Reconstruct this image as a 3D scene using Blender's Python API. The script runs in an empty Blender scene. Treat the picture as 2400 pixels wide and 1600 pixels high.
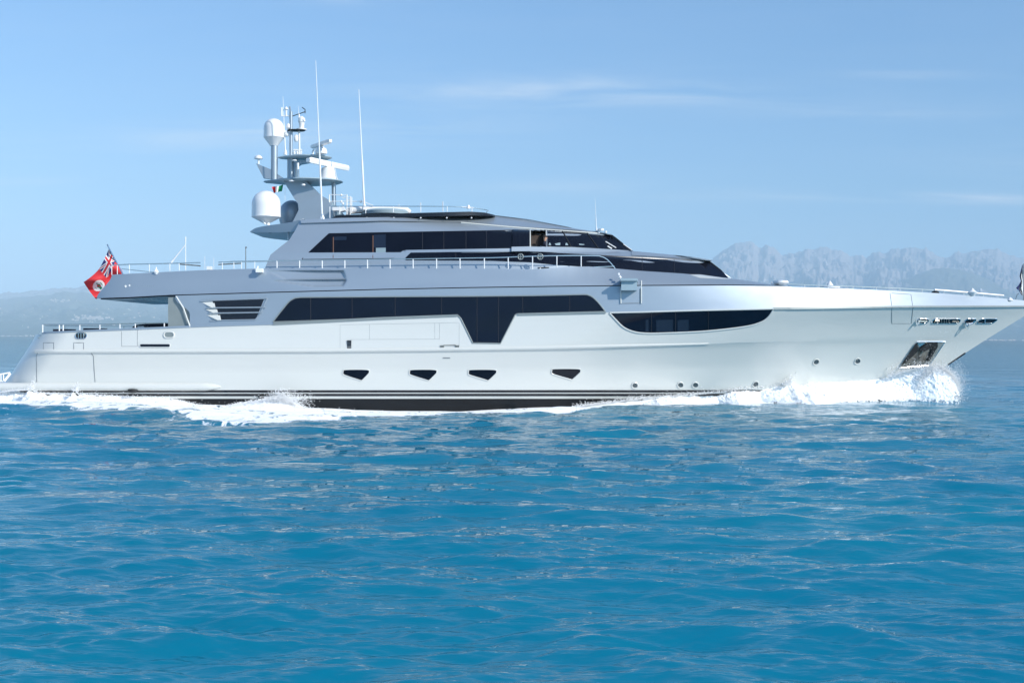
import bpy, bmesh, math, random
import numpy as np
from mathutils import Vector, Matrix
random.seed(4)
R = math.radians
SC = bpy.context.scene
COL = SC.collection

# ------------------------------------------------------------------ camera
CAM_H = 3.2          # eye height above the sea
D0 = 52.0            # distance to the near side of the hull
F = 2600.0           # focal length in units of a 2400 px wide frame
HV = 792.0           # row of the horizon at the middle of the frame
ROLL = R(0.246)
cam = bpy.data.cameras.new('camera')
cam.sensor_width = 36.0
cam.lens = 36.0 * F / 2400.0
cam.shift_y = (HV - 800.0) / 2400.0
cam.clip_start = 0.1
cam.clip_end = 200000
co = bpy.data.objects.new('camera', cam)
COL.objects.link(co)
co.location = (0, -D0, CAM_H)
co.rotation_euler = (Matrix.Rotation(-ROLL, 3, 'Y') @ Matrix.Rotation(R(90), 3, 'X')).to_euler()
SC.camera = co

# ------------------------------------------------------------------ sky, sun
SUN_EL, SUN_A = R(31), R(35)      # azimuth measured from the bow (+X) towards the viewer (-Y)
sd = Vector((math.cos(SUN_EL) * math.cos(SUN_A), -math.cos(SUN_EL) * math.sin(SUN_A), math.sin(SUN_EL)))
w = bpy.data.worlds.new('World'); SC.world = w; w.use_nodes = True
nt = w.node_tree; nt.nodes.clear()
def N(tree, t, **kw):
    n = tree.nodes.new(t)
    for k, v in kw.items():
        setattr(n, k, v)
    return n
def math_(tree, op, a, b=None, c=None, clamp=False):
    n = tree.nodes.new('ShaderNodeMath'); n.operation = op; n.use_clamp = clamp
    for i, x in enumerate((a, b, c)):
        if x is None: continue
        if isinstance(x, (int, float)): n.inputs[i].default_value = x
        else: tree.links.new(x, n.inputs[i])
    return n.outputs[0]
sky = N(nt, 'ShaderNodeTexSky', sky_type='NISHITA')
sky.sun_disc = False
sky.sun_elevation = SUN_EL
sky.sun_rotation = math.atan2(sd.x, sd.y)
sky.air_density = 1.0; sky.dust_density = 0.6; sky.ozone_density = 3.0
bg = N(nt, 'ShaderNodeBackground'); bg.inputs[1].default_value = SKY_STRENGTH = 0.105
out = N(nt, 'ShaderNodeOutputWorld')
tc = N(nt, 'ShaderNodeTexCoord')
sx = N(nt, 'ShaderNodeSeparateXYZ'); nt.links.new(tc.outputs['Generated'], sx.inputs[0])
X_, Y_, Z_ = sx.outputs
ratio = math_(nt, 'DIVIDE', X_, math_(nt, 'MAXIMUM', Y_, 0.05))
elev = math_(nt, 'DIVIDE', Z_, math_(nt, 'MAXIMUM', Y_, 0.05))
cmb = N(nt, 'ShaderNodeCombineXYZ')
nt.links.new(math_(nt, 'MULTIPLY', ratio, 5.0), cmb.inputs[0])
nt.links.new(math_(nt, 'MULTIPLY', elev, 55.0), cmb.inputs[1])
nz = N(nt, 'ShaderNodeTexNoise'); nz.inputs['Scale'].default_value = 1.0; nz.inputs['Detail'].default_value = 6.0
nz.inputs['Roughness'].default_value = 0.6; nz.inputs['Distortion'].default_value = 0.6
nt.links.new(cmb.outputs[0], nz.inputs['Vector'])
# thin cirrus streaks: (azimuth ratio, elevation ratio, length, thickness, slope, strength)
streaks = [(0.05, .222, .17, .013, .012, .50), (-.22, .182, .21, .014, .035, .34), (.44, .127, .17, .005, -.02, .75),
           (-.17, .308, .07, .006, 0, .5), (.05, .136, .09, .006, 0, .28), (.33, .205, .10, .008, 0, .22),
           (.37, .238, .07, .004, 0, .2), (-.47, .138, .06, .004, .02, .35), (.2, .128, .1, .005, 0, .18), (.5, .165, .12, .02, 0, .14)]
acc = None
for a0, e0, sa, se, sl, st in streaks:
    st *= 1.3
    da = math_(nt, 'SUBTRACT', ratio, a0)
    de = math_(nt, 'SUBTRACT', math_(nt, 'SUBTRACT', elev, e0), math_(nt, 'MULTIPLY', da, sl))
    q = math_(nt, 'ADD', math_(nt, 'POWER', math_(nt, 'DIVIDE', math_(nt, 'ABSOLUTE', da), sa), 2.0),
              math_(nt, 'POWER', math_(nt, 'DIVIDE', math_(nt, 'ABSOLUTE', de), se), 2.0))
    g = math_(nt, 'MULTIPLY', math_(nt, 'EXPONENT', math_(nt, 'MULTIPLY', q, -1.0)), st)
    acc = g if acc is None else math_(nt, 'ADD', acc, g)
mr = N(nt, 'ShaderNodeMapRange'); mr.inputs[1].default_value = .35; mr.inputs[2].default_value = .72
nt.links.new(nz.outputs[0], mr.inputs[0])
veil = math_(nt, 'MULTIPLY', mr.outputs[0], .035)
cl = math_(nt, 'ADD', math_(nt, 'MULTIPLY', acc, mr.outputs[0]), veil, clamp=True)
front = math_(nt, 'GREATER_THAN', Y_, 0.05)
cl = math_(nt, 'MULTIPLY', cl, front)
mix = N(nt, 'ShaderNodeMix', data_type='RGBA')
nt.links.new(cl, mix.inputs[0])
tint = N(nt, 'ShaderNodeMix', data_type='RGBA', blend_type='MULTIPLY'); tint.inputs[0].default_value = 1.0
zr = N(nt, 'ShaderNodeValToRGB'); nt.links.new(math_(nt, 'MULTIPLY', Z_, 2.0), zr.inputs[0])
for i, (p_, c_) in enumerate(((0, (.85, 1.1, 1.75)), (.06, (.86, 1.1, 1.62)), (.14, (.92, 1.05, 1.3)), (.26, (.99, 1.1, 1.25)), (.6, (1.17, 1.33, 1.49)))):
    e_ = zr.color_ramp.elements[i] if i < 2 else zr.color_ramp.elements.new(p_)
    e_.position = p_; e_.color = (*[x * k_ / 2 for x, k_ in zip(c_, (.85, 1.0, 1.04))], 1)
dbl = N(nt, 'ShaderNodeVectorMath', operation='SCALE'); dbl.inputs['Scale'].default_value = 2.0
nt.links.new(zr.outputs[0], dbl.inputs[0]); nt.links.new(dbl.outputs[0], tint.inputs[7])
nt.links.new(sky.outputs[0], tint.inputs[6])
nt.links.new(tint.outputs[2], mix.inputs[6])
mix.inputs[7].default_value = (7.5, 8.0, 8.6, 1)
nt.links.new(mix.outputs[2], bg.inputs[0]); nt.links.new(bg.outputs[0], out.inputs[0])

sl = bpy.data.lights.new('sun', 'SUN'); sl.energy = 4.3; sl.angle = R(0.53); sl.color = (1.0, .955, .89)
so = bpy.data.objects.new('sun', sl); COL.objects.link(so)
so.rotation_euler = (-sd).to_track_quat('-Z', 'Y').to_euler(); so.location = (40, -40, 40)
SC.view_settings.view_transform = 'Standard'; SC.view_settings.look = 'None'
SC.view_settings.exposure = 0.13; SC.view_settings.gamma = 1.0; SC.view_settings.use_curve_mapping = False
SC.cycles.max_bounces = 12; SC.cycles.diffuse_bounces = 8; SC.cycles.transparent_max_bounces = 16; SC.cycles.volume_bounces = 1
SC.cycles.use_denoising = True

# ------------------------------------------------------------------ materials
def mat(name, base=(.5, .5, .5), rough=.5, metal=0.0, coat=0.0, ior=1.5, emis=None, spec=.5):
    m = bpy.data.materials.new(name); m.use_nodes = True
    b = m.node_tree.nodes['Principled BSDF']
    b.inputs['Base Color'].default_value = (*base, 1)
    b.inputs['Roughness'].default_value = rough
    b.inputs['Metallic'].default_value = metal
    b.inputs['Coat Weight'].default_value = coat
    b.inputs['Coat Roughness'].default_value = 0.08
    b.inputs['IOR'].default_value = ior
    b.inputs['Specular IOR Level'].default_value = spec
    return m
def vary(m, scale=(1, 1, 1), amt=.12, detail=4.0, rough_amt=.1, bump=0.0, bscale=None):
    """break up a material: noise on value, roughness and (large, soft) bump, in object space"""
    t = m.node_tree; b = t.nodes['Principled BSDF']
    c = N(t, 'ShaderNodeTexCoord'); mp = N(t, 'ShaderNodeMapping'); mp.inputs['Scale'].default_value = scale
    t.links.new(c.outputs['Object'], mp.inputs[0])
    n = N(t, 'ShaderNodeTexNoise'); n.inputs['Scale'].default_value = 1.0; n.inputs['Detail'].default_value = detail
    t.links.new(mp.outputs[0], n.inputs['Vector'])
    col = tuple(b.inputs['Base Color'].default_value)
    mx = N(t, 'ShaderNodeMix', data_type='RGBA')
    mx.inputs[6].default_value = tuple(x * (1 - amt) for x in col[:3]) + (1,)
    mx.inputs[7].default_value = tuple(min(1, x * (1 + amt)) for x in col[:3]) + (1,)
    t.links.new(n.outputs[0], mx.inputs[0]); t.links.new(mx.outputs[2], b.inputs['Base Color'])
    r0 = b.inputs['Roughness'].default_value
    t.links.new(math_(t, 'MULTIPLY_ADD', n.outputs[0], rough_amt, max(0, r0 - rough_amt / 2)), b.inputs['Roughness'])
    if bump:
        n2 = N(t, 'ShaderNodeTexNoise'); n2.inputs['Detail'].default_value = 2.0
        mp2 = N(t, 'ShaderNodeMapping'); mp2.inputs['Scale'].default_value = bscale or scale
        n2.inputs['Scale'].default_value = 1.0
        t.links.new(c.outputs['Object'], mp2.inputs[0]); t.links.new(mp2.outputs[0], n2.inputs['Vector'])
        bp = N(t, 'ShaderNodeBump'); bp.inputs['Strength'].default_value = 1.0; bp.inputs['Distance'].default_value = bump
        t.links.new(n2.outputs[0], bp.inputs['Height']); t.links.new(bp.outputs[0], b.inputs['Normal'])
        if 'Coat Normal' in b.inputs: t.links.new(bp.outputs[0], b.inputs['Coat Normal'])
    return m
M = {}
M['silver'] = vary(mat('silver_paint', (.37, .43, .48), .43, .55, .25), (.25, 1, 1.2), .05, bump=.012, bscale=(.5, .5, 1.1))
M['white'] = vary(mat('white_hull_paint', (.60, .61, .575), .30, .0, .45), (.12, 1, .9), .035, bump=.02, bscale=(.4, .5, .9))
M['gel'] = vary(mat('white_gelcoat', (.80, .80, .79), .30, .0, .3), (3, 3, 3), .04)
M['glass'] = vary(mat('dark_glass', (.004, .005, .010), .04, .0, 0, 1.38), (.8, 1, 1), .5, rough_amt=.02, bump=.003, bscale=(1.2, 1, 1))
M['glassb'] = vary(mat('blue_black_glass', (.003, .005, .013), .05, .0, 0, 1.38), (.8, 1, 1), .5, rough_amt=.02)
M['inside'] = vary(mat('dark_interior', (.03, .018, .012), .7), (3, 3, 3), .6)
M['black'] = vary(mat('black_paint', (.007, .008, .014), .25), (.6, 1, 6), .3)
M['anti'] = vary(mat('antifouling', (.009, .011, .014), .6, spec=.25), (.35, 1, 3.5), .65, rough_amt=.3, bump=.01)
M['chrome'] = mat('polished_steel', (.72, .72, .72), .16, 1.0)
M['steel'] = vary(mat('stained_steel', (.33, .31, .27), .4, .8), (5, 5, 3), .75, rough_amt=.4, bump=.01, bscale=(8, 8, 8))
M['rubber'] = mat('black_rubber', (.012, .012, .012), .6)
M['grey'] = vary(mat('grey_panel', (.25, .28, .27), .35, .2), (2, 2, 2), .1)
M['seam'] = mat('seam_grey', (.16, .18, .19), .7)  # plain grey for panel joints, the roof groove and a thin pole
M['under'] = vary(mat('shade_tone_paint', (.32, .42, .47), .4, .1), (1, 1, 1), .06)  # teal grey: shade and light off the sea put into the colour
M['cushion'] = vary(mat('navy_cushion', (.012, .015, .03), .8), (3, 3, 3), .2)
M['teak'] = vary(mat('teak', (.30, .17, .08), .6), (2, 30, 2), .3)
M['skin'] = mat('skin', (.50, .27, .17), .5)
M['shirt'] = mat('navy_shirt', (.015, .018, .035), .8)
M['red'] = mat('flag_red', (.62, .03, .035), .7)
M['navy'] = mat('flag_blue', (.03, .03, .14), .7)
M['fwhite'] = mat('flag_white', (.78, .78, .74), .7)
M['green'] = mat('flag_green', (.0, .22, .10), .7)
M['blind'] = mat('pale_blind', (.22, .30, .33), .6)
for k in ('red', 'navy', 'fwhite', 'green'):
    M[k].node_tree.nodes['Principled BSDF'].inputs['Subsurface Weight'].default_value = 0.0

# ------------------------------------------------------------------ helpers
YC = 4.5      # centre line of the yacht
def P(u, v, off):
    d = D0 + off
    return ((u - 1200.0) * d / F, off, CAM_H + (HV - v) * d / F)
def interp(pts):
    xs = [p[0] for p in pts]; ys = [p[1] for p in pts]
    return lambda x: float(np.interp(x, xs, ys))
def smooth(pts, n=6):
    """Catmull-Rom through the points"""
    o = []
    q = [pts[0]] + list(pts) + [pts[-1]]
    for i in range(1, len(q) - 2):
        for k in range(n):
            t = k / n
            o.append(tuple(.5 * (2 * b + (c - a) * t + (2 * a - 5 * b + 4 * c - d) * t * t + (3 * b - a - 3 * c + d) * t ** 3)
                           for a, b, c, d in zip(q[i - 1], q[i], q[i + 1], q[i + 2])))
    o.append(tuple(pts[-1]))
    return o
def mesh(name, verts, faces, m, parent=None, sharp=32, mats=None, midx=None):
    me = bpy.data.meshes.new(name)
    me.from_pydata(verts, [], faces)
    bm = bmesh.new(); bm.from_mesh(me)
    bmesh.ops.remove_doubles(bm, verts=bm.verts, dist=1e-5) if len(verts) < 60000 and midx is None else None
    if midx is None: bmesh.ops.recalc_face_normals(bm, faces=bm.faces)
    bm.to_mesh(me); bm.free()
    for mm in (mats or [m]): me.materials.append(mm)
    if midx is not None: me.polygons.foreach_set('material_index', midx)
    me.polygons.foreach_set('use_smooth', [True] * len(me.polygons))
    try: me.set_sharp_from_angle(angle=R(sharp))
    except Exception: pass
    me.update()
    o = bpy.data.objects.new(name, me); COL.objects.link(o)
    if parent: o.parent = parent
    return o
def tag(o, label=None, cat=None, group=None, kind=None):
    if label: o['label'] = label
    if cat: o['category'] = cat
    if group: o['group'] = group
    if kind: o['kind'] = kind
    return o
class MB:
    def __init__(s): s.v = []; s.f = []
    def add(s, vs, fs):
        k = len(s.v); s.v += [tuple(v) for v in vs]; s.f += [tuple(i + k for i in f) for f in fs]; return s
    def box(s, a, b):
        x0, y0, z0 = a; x1, y1, z1 = b
        return s.add([(x0, y0, z0), (x1, y0, z0), (x1, y1, z0), (x0, y1, z0), (x0, y0, z1), (x1, y0, z1), (x1, y1, z1), (x0, y1, z1)],
                     [(0, 1, 2, 3), (4, 7, 6, 5), (0, 4, 5, 1), (1, 5, 6, 2), (2, 6, 7, 3), (3, 7, 4, 0)])
    def tube(s, pts, r, n=8, closed=False, caps=True):
        pts = [Vector(p) for p in pts]; L = len(pts); rs = r if isinstance(r, (list, tuple)) else [r] * L
        rings = []; up = None
        for i, p in enumerate(pts):
            if closed: d = pts[(i + 1) % L] - pts[i - 1]
            else: d = pts[min(i + 1, L - 1)] - pts[max(i - 1, 0)]
            if d.length < 1e-9: d = Vector((0, 0, 1))
            d.normalize()
            if up is None:
                a = Vector((0, 1, 0)) if abs(d.y) < .9 else Vector((1, 0, 0))
                up = d.cross(a).normalized()
            else:
                up = up - d * up.dot(d)
                up = up.normalized() if up.length > 1e-6 else d.orthogonal().normalized()
            b = d.cross(up)
            rings.append([p + (up * math.cos(2 * math.pi * k / n) + b * math.sin(2 * math.pi * k / n)) * rs[i] for k in range(n)])
        vs = [v for r_ in rings for v in r_]; fs = []
        for i in range(L if closed else L - 1):
            j = (i + 1) % L
            for k in range(n):
                fs.append((i * n + k, i * n + (k + 1) % n, j * n + (k + 1) % n, j * n + k))
        if caps and not closed:
            fs.append(tuple(range(n))); fs.append(tuple((L - 1) * n + k for k in range(n)))
        return s.add(vs, fs)
    def lathe(s, c, prof, n=24, tilt=None):
        """prof: (radius, z) from bottom to top, about a vertical axis at c"""
        vs = []; fs = []
        for r, z in prof:
            for k in range(n):
                a = 2 * math.pi * k / n
                vs.append(Vector((r * math.cos(a), r * math.sin(a), z)))
        for i in range(len(prof) - 1):
            for k in range(n):
                fs.append((i * n + k, i * n + (k + 1) % n, (i + 1) * n + (k + 1) % n, (i + 1) * n + k))
        fs.append(tuple(range(n))); fs.append(tuple((len(prof) - 1) * n + k for k in range(n)))
        if tilt: vs = [tilt @ v for v in vs]
        return s.add([v + Vector(c) for v in vs], fs)
    def prism(s, pts, d):
        """closed outline of 3-D points pushed along vector d"""
        n = len(pts); d = Vector(d)
        return s.add(list(pts) + [Vector(p) + d for p in pts],
                     [tuple(range(n)), tuple(range(n, 2 * n))] + [(i, (i + 1) % n, n + (i + 1) % n, n + i) for i in range(n)])
    def build(s, name, m, parent=None, sharp=32): return mesh(name, s.v, s.f, M[m] if isinstance(m, str) else m, parent, sharp)
def frange(a, b, st):
    n = max(1, int(round(abs(b - a) / st)))
    return [a + (b - a) * i / n for i in range(n + 1)]
def shell(name, u0, u1, topf, botf, offf, rows, m, parent, du=4.0, breaks=(), sharp=28, umin=None, far=True, smallest=0.05):
    """closed volume across the beam: near side surface, its mirror image, top, bottom and ends.
    rows: list of fractions 0 (top) .. 1 (bottom)"""
    us = sorted(set(frange(u0, u1, du)) | {b for b in breaks if u0 <= b <= u1})
    n = len(rows); vs = []; fs = []
    for i, u in enumerate(us):
        a, b = topf(u), botf(u)
        near = []
        for t in rows:
            v = a + (b - a) * t
            uu = u
            if umin: uu = umin(u, v)
            o = min(YC - .001, offf(uu, v))
            near.append(P(uu, v, o))
        fa = [(x, 2 * YC - y, z) for x, y, z in near]
        vs += near + fa[::-1]
    L = 2 * n
    for i in range(len(us) - 1):
        for k in range(L):
            k2 = (k + 1) % L
            fs.append((i * L + k, i * L + k2, (i + 1) * L + k2, (i + 1) * L + k))
    for e in (0, len(us) - 1):
        for k in range(n - 1):
            fs.append((e * L + k, e * L + k + 1, e * L + L - 2 - k, e * L + L - 1 - k))
    return mesh(name, vs, fs, M[m], parent, sharp)
def sheet(name, top, bot, offf, eps, m, parent, thick=.03, du=4.0, rows=None, u0=None, u1=None, sharp=40, mirror=True):
    """a plate lying on a surface: outline between the top and the bottom curve (u, v points), standing eps proud"""
    tf, bf = interp(top), interp(bot)
    u0 = max(top[0][0], bot[0][0]) if u0 is None else u0
    u1 = min(top[-1][0], bot[-1][0]) if u1 is None else u1
    us = sorted(set(frange(u0, u1, du)) | {p[0] for p in top if u0 <= p[0] <= u1} | {p[0] for p in bot if u0 <= p[0] <= u1})
    hmax = max(bf(u) - tf(u) for u in us)
    n = rows or max(1, int(hmax / 6))
    vs = []; fs = []
    for u in us:
        for k in range(n + 1):
            v = tf(u) + (bf(u) - tf(u)) * k / n
            vs.append(P(u, v, offf(u, v) - eps))
    nf = len(vs)
    for u in us:
        for k in range(n + 1):
            v = tf(u) + (bf(u) - tf(u)) * k / n
            x, y, z = P(u, v, offf(u, v) - eps)
            vs.append((x, y + thick, z))
    L = n + 1; m_ = len(us)
    for i in range(m_ - 1):
        for k in range(n):
            a = i * L + k
            fs.append((a, a + 1, a + L + 1, a + L)); fs.append((nf + a, nf + a + L, nf + a + L + 1, nf + a + 1))
    for i in range(m_ - 1):
        for k in (0, n):
            a = i * L + k; fs.append((a, a + L, nf + a + L, nf + a))
    for k in range(n):
        for i in (0, m_ - 1):
            a = i * L + k; fs.append((a, a + 1, nf + a + 1, nf + a))
    if mirror:
        mesh(name, [(x, 2 * YC - y, z) for x, y, z in vs], fs, M[m] if isinstance(m, str) else m, parent, sharp)
    return mesh(name, vs, fs, M[m] if isinstance(m, str) else m, parent, sharp)
def line3(pts, offf, eps, step=8):
    """polyline (u, v) -> 3-D points on a surface"""
    o = []
    for (a, b), (c, d) in zip(pts[:-1], pts[1:]):
        n = max(1, int(math.hypot(c - a, d - b) / step))
        for k in range(n):
            t = k / n; u, v = a + (c - a) * t, b + (d - b) * t
            o.append(P(u, v, offf(u, v) - eps))
    u, v = pts[-1]; o.append(P(u, v, offf(u, v) - eps))
    return o
def rim(name, pts, offf, eps, r, m, parent, closed=True, step=6, n=6):
    p = line3(list(pts) + ([pts[0]] if closed else []), offf, eps, step)
    if closed: p = p[:-1]
    return MB().tube(p, r, n, closed=closed).build(name, m, parent)
# ------------------------------------------------------------------ shape of the yacht's sides
def st(a, b, x):
    t = max(0, min(1, (x - a) / (b - a))); return t * t * (3 - 2 * t)
vA = interp([(-80, 786), (95, 780), (250, 774), (400, 769), (500, 764), (640, 760), (900, 747), (1075, 740.5), (1250, 737), (1430, 732),
             (1810, 723), (2100, 719), (2460, 717.5)])
vB = interp([(-80, 825), (85, 824.5), (750, 823), (1000, 820.5), (1250, 817), (1450, 812), (1650, 807), (1720, 803), (2100, 795), (2330, 790), (2460, 789)])
stemu = interp([(690, 2462), (704, 2462), (718, 2440), (741, 2400), (795, 2312), (828, 2261), (855, 2222), (900, 2150), (940, 2080), (1010, 1930)])
stemv = interp([(1930, 1010), (2080, 940), (2150, 900), (2222, 855), (2261, 828), (2312, 795), (2400, 741), (2440, 718), (2462, 704)])
sternu = interp([(770, 92), (781, 86), (800, 76), (825, 60), (850, 43), (880, 24), (896, 14), (1010, 10)])
Q = [-1.0, -0.5, 0, 0.5, 1.0, 1.04, 1.5, 2.0, 3.0]
qB = [4.30, 4.40, 4.46, 4.51, 4.60, 4.56, 4.37, 4.38, 3.5]  # leans and knuckle round the rub rail added to shade the topsides in bands
qL = [1000, 1000, 1000, 1060, 1120, 1120, 1130, 1120, 1150]
qp = [2.6, 2.6, 2.55, 2.3, 2.15, 2.1, 1.92, 1.75, 1.6]
def qof(u, v):
    a, b = vA(u), vB(u)
    if v < a: return max(-1, (v - a) / 60.0)
    if v < b: return (v - a) / (b - a)
    if v < 914: return 1 + (v - b) / (914 - b)
    return min(3, 2 + (v - 914) / 96.0)
pocket_poly = [(2149, 800.5), (2215, 800.5), (2178, 856), (2107, 862)]
def inpoly(p, x, y):
    c = False; n = len(p); j = n - 1
    for i in range(n):
        if (p[i][1] > y) != (p[j][1] > y) and x < (p[j][0] - p[i][0]) * (y - p[i][1]) / (p[j][1] - p[i][1]) + p[i][0]: c = not c
        j = i
    return c
def Hs(u, v):
    q = qof(u, v)
    B = np.interp(q, Q, qB); L = np.interp(q, Q, qL); p = np.interp(q, Q, qp)
    t = max(0, min(1, (stemu(v) - u) / L))
    hb = B * (1 - (1 - t) ** p)
    if u < 700: hb -= .25 * ((700 - u) / 700) ** 2
    ts = (u - sternu(v)) / 75.0
    if ts < 1 and v > 768: hb -= 1.5 * (1 - math.sqrt(max(0, 1 - (1 - max(0, ts)) ** 2)))
    return YC - hb
def H(u, v):
    return Hs(u, v)
def aft_u(u, v):
    lo = sternu(max(770, v))
    k = max(0, 1 - (u - 10) / 130.0)
    return max(lo, u + (lo - 10) * k) if u < 140 else u

yacht = bpy.data.objects.new('motor_yacht', None); COL.objects.link(yacht)
_c = Vector((0, 0, CAM_H))
yacht.rotation_euler = (0, -ROLL, 0)
yacht.location = _c - Matrix.Rotation(-ROLL, 3, 'Y') @ _c
tag(yacht, 'long silver and white motor yacht with dark window bands, steaming to the right', 'yacht')
Y = yacht

# hull: painted topsides, then the dark bottom
rowsT = [i / 14 for i in range(15)]
def hull_rows():
    return [0, .08, .16, .24, .29, .31, .36, .42, .5, .58, .66, .74, .82, .9, .97, 1]
def shell_q(name, u0, u1, vlist, m, du=4.0, n_extra=None):
    """hull shell whose rows follow feature lines given as functions of u"""
    us = frange(u0, u1, du); vs = []; fs = []; n = len(vlist)
    for u in us:
        near = []
        sv = stemv(u) if u > 1930 else 1e9
        for f in vlist:
            v = min(f(u), sv); uu = aft_u(u, v)
            near.append(P(uu, v, min(YC - .004, H(uu, v))))
        vs += near + [(x, 2 * YC - y, z) for x, y, z in near][::-1]
    L = 2 * n
    for i in range(len(us) - 1):
        for k in range(L):
            fs.append((i * L + k, i * L + (k + 1) % L, (i + 1) * L + (k + 1) % L, (i + 1) * L + k))
    e = 0
    for k in range(n - 1): fs.append((e + k, e + k + 1, e + L - 2 - k, e + L - 1 - k))
    return mesh(name, vs, fs, M[m], Y, 14)
rows = [vA] + [(lambda u, t=t: vA(u) + (vB(u) - vA(u)) * t) for t in (.15, .3, .45, .6, .75, .88)] + [vB, lambda u: vB(u) + 3]
rows += [(lambda u, t=t: vB(u) + 3 + ((vB(u) + 914) / 2 - vB(u) - 3) * t) for t in (.2, .4, .6, .8, 1)]
rows += [(lambda u, t=t: (vB(u) + 914) / 2 + (934 - (vB(u) + 914) / 2) * t) for t in (.1, .25, .4, .55, .7, .85, 1)]
hull = shell_q('hull', 10, 2438, rows, 'white')
shell_q('underwater_hull', 12, 2080, [(lambda u, v=v: v) for v in (934, 950, 970, 990, 1010)], 'anti', 6)
# boot stripes
for a, b in ((914, 919.5), (922.5, 928)):
    sheet('boot_stripe', [(30, a), (2040, a)], [(30, b), (2040, b)], H, .012, 'black', Y, thick=.03, du=8, rows=1)
# rub rail under the topsides
def rubpts(side):
    p = line3([(u, vB(u) - 1.5) for u in frange(84, 1660, 10)], H, -.02, 30)
    return p if side else [(x, 2 * YC - y, z) for x, y, z in p]
for s_ in (1, 0):
    p = rubpts(s_); n_ = len(p)
    MB().tube(p, [.05 + .045 * min(1, (n_ - 1 - i) / 30) for i in range(n_)], 10).build('rub_rail', 'white', Y)
# thick bumper along the stern quarter
for s_ in (1, 0):
    p = [(P(u, 906, Hs(max(u, 90), 906) + .02)) for u in frange(-60, 518, 12)]
    if s_ == 0: p = [(x, 2 * YC - y, z) for x, y, z in p]
    k = len(p); MB().tube(p, [.19 * math.sqrt(max(.08, min(1, (k - 1 - i) / 2.5))) for i in range(k)], 16).build('stern_bumper', 'white', Y)
# bathing platform
z0 = P(0, 914, 1)[2]; z1 = P(0, 897, 1)[2]
MB().box((P(-62, 0, 1)[0], .9, z0), (P(40, 0, 1)[0], 8.1, z1)).build('bathing_platform', 'gel', Y)
mb = MB()
for a, b in (((2, 893), (2, 877)), ((8, 893), (8, 876))): mb.tube([P(*a, 1.0), P(*b, 1.0)], .03)
mb.tube([P(-30, 884, 1.0), P(0, 877, 1.0), P(24, 873, 1.2)], .04)
mb.tube([P(-30, 893, 1.0), P(8, 893, 1.0)], .03); mb.tube([P(10, 893, 1.0), P(24, 875, 1.2)], .06)
mb.build('platform_rail', 'gel', Y)
# aft cap rail on the main deck (silver)
sheet('cap_rail', [(92, 777.5), (250, 771), (500, 760.5), (640, 757)], [(92, 781), (250, 775), (500, 764.8), (640, 760.5)], H, .03, 'silver', Y, thick=.35, rows=1)
MB().prism([P(88, 792, .9), P(100, 786, .9), P(104, 777, .9), P(94, 777, .9)], (0, 7.2, 0)).build('transom_step', 'under', Y)

# ---------------- silver main-deck side and upper bulwark
vC = interp([(225, 701), (300, 698.5), (400, 693), (640, 686), (900, 679), (1100, 675), (1300, 672), (1500, 670), (1700, 669), (1850, 671)])
vU = interp([(245, 644.5), (370, 638), (500, 632), (620, 629), (700, 628.5), (1150, 629.5), (1250, 631), (1330, 625), (1380, 624.5), (1450, 630),
             (1500, 634.5), (1600, 641), (1710, 652), (1770, 660), (1830, 669.5), (1850, 671)])
vT = interp([(1825, 671), (1900, 674), (2000, 677.5), (2100, 681.5), (2200, 687), (2300, 694.5), (2400, 704), (2462, 712)])
LU = 1000.0
def swoosh(u, v):
    # two scoops fading towards the stern, edges kept on the rows of the mesh
    if not 600 < u < 845 or v < 625: return 0.0
    t0 = vU(u); f = (v - t0) / max(1.0, vC(u) - 2.2 - t0)
    def end(a, b): return 1 - st(a, b, u)
    if .104 < f < .48:
        g = (f - .104) / .376
        return .17 * st(600, 760, u) * (1 - .55 * g) * end(800 + 6 * g, 807 + 6 * g) * st(0, .12, st(610, 700, u) * 1.3 - g * .95 + .05)
    if .52 < f < .81:
        g = (f - .52) / .29
        return .15 * st(600, 780, u) * (1 - .55 * g) * end(808 - 8 * g, 814 - 8 * g) * st(0, .12, st(610, 800, u) * 1.3 - g * .95 + .05)
    return 0.0
def W(u, v):
    """silver shell: main deck side, upper bulwark and coaming"""
    c = vC(u) if u < 1850 else vA(u) - 40
    a = vA(u)
    base = Hs(u, a)
    hb = YC - base
    if v >= c: k = (a - v) / max(1, a - c) * .10
    else:
        top = vU(u); f = (c - v) / max(1.0, c - top)
        rise = .16 + .24 * f
        rise += (.75 * f ** 1.4) * st(1240, 1500, u)
        k = .10 + rise - .06
    if u > 1850: k = (a - v) / 45.0 * (.35 + .5 * st(1850, 2300, u))
    elif u > 1500 and v < a: k += (a - v) / 45.0 * .25 * st(1500, 1850, u)
    hb = max(0.0, hb - k)
    if u < 320: hb -= .5 * (1 - math.sqrt(max(0, 1 - ((320 - max(225, u)) / 95.0) ** 2)))
    return YC - hb + swoosh(u, v)
def stemcap(u, v):
    t = max(0, (u - 2380) / 82.0)
    return min(YC - .004, W(u, v))
def sh_top(u): return vC(u) - .0
shell('main_deck_side', 411, 1850, vC, vA, W, [i / 10 for i in range(11)], 'silver', Y, du=4,
      umin=lambda u, v: max(u, 411 + 34 * st(700, 735, v) - (26 if v > 758 else 0) * 0) if u < 460 else u)
shell('upper_bulwark', 225, 1850, vU, lambda u: vC(u) - 2.2, W, [i / 24 for i in range(25)], 'silver', Y, du=2,
      umin=lambda u, v: max(u, 226 + 36 * st(702, 643, v)) if u < 263 else u, sharp=40)
shell('upper_deck_edge', 236, 1828, lambda u: vC(u) - 2.3, lambda u: vC(u) + .9, lambda u, v: W(u, v) + .07, [0, 1], 'black', Y, du=6)
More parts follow.
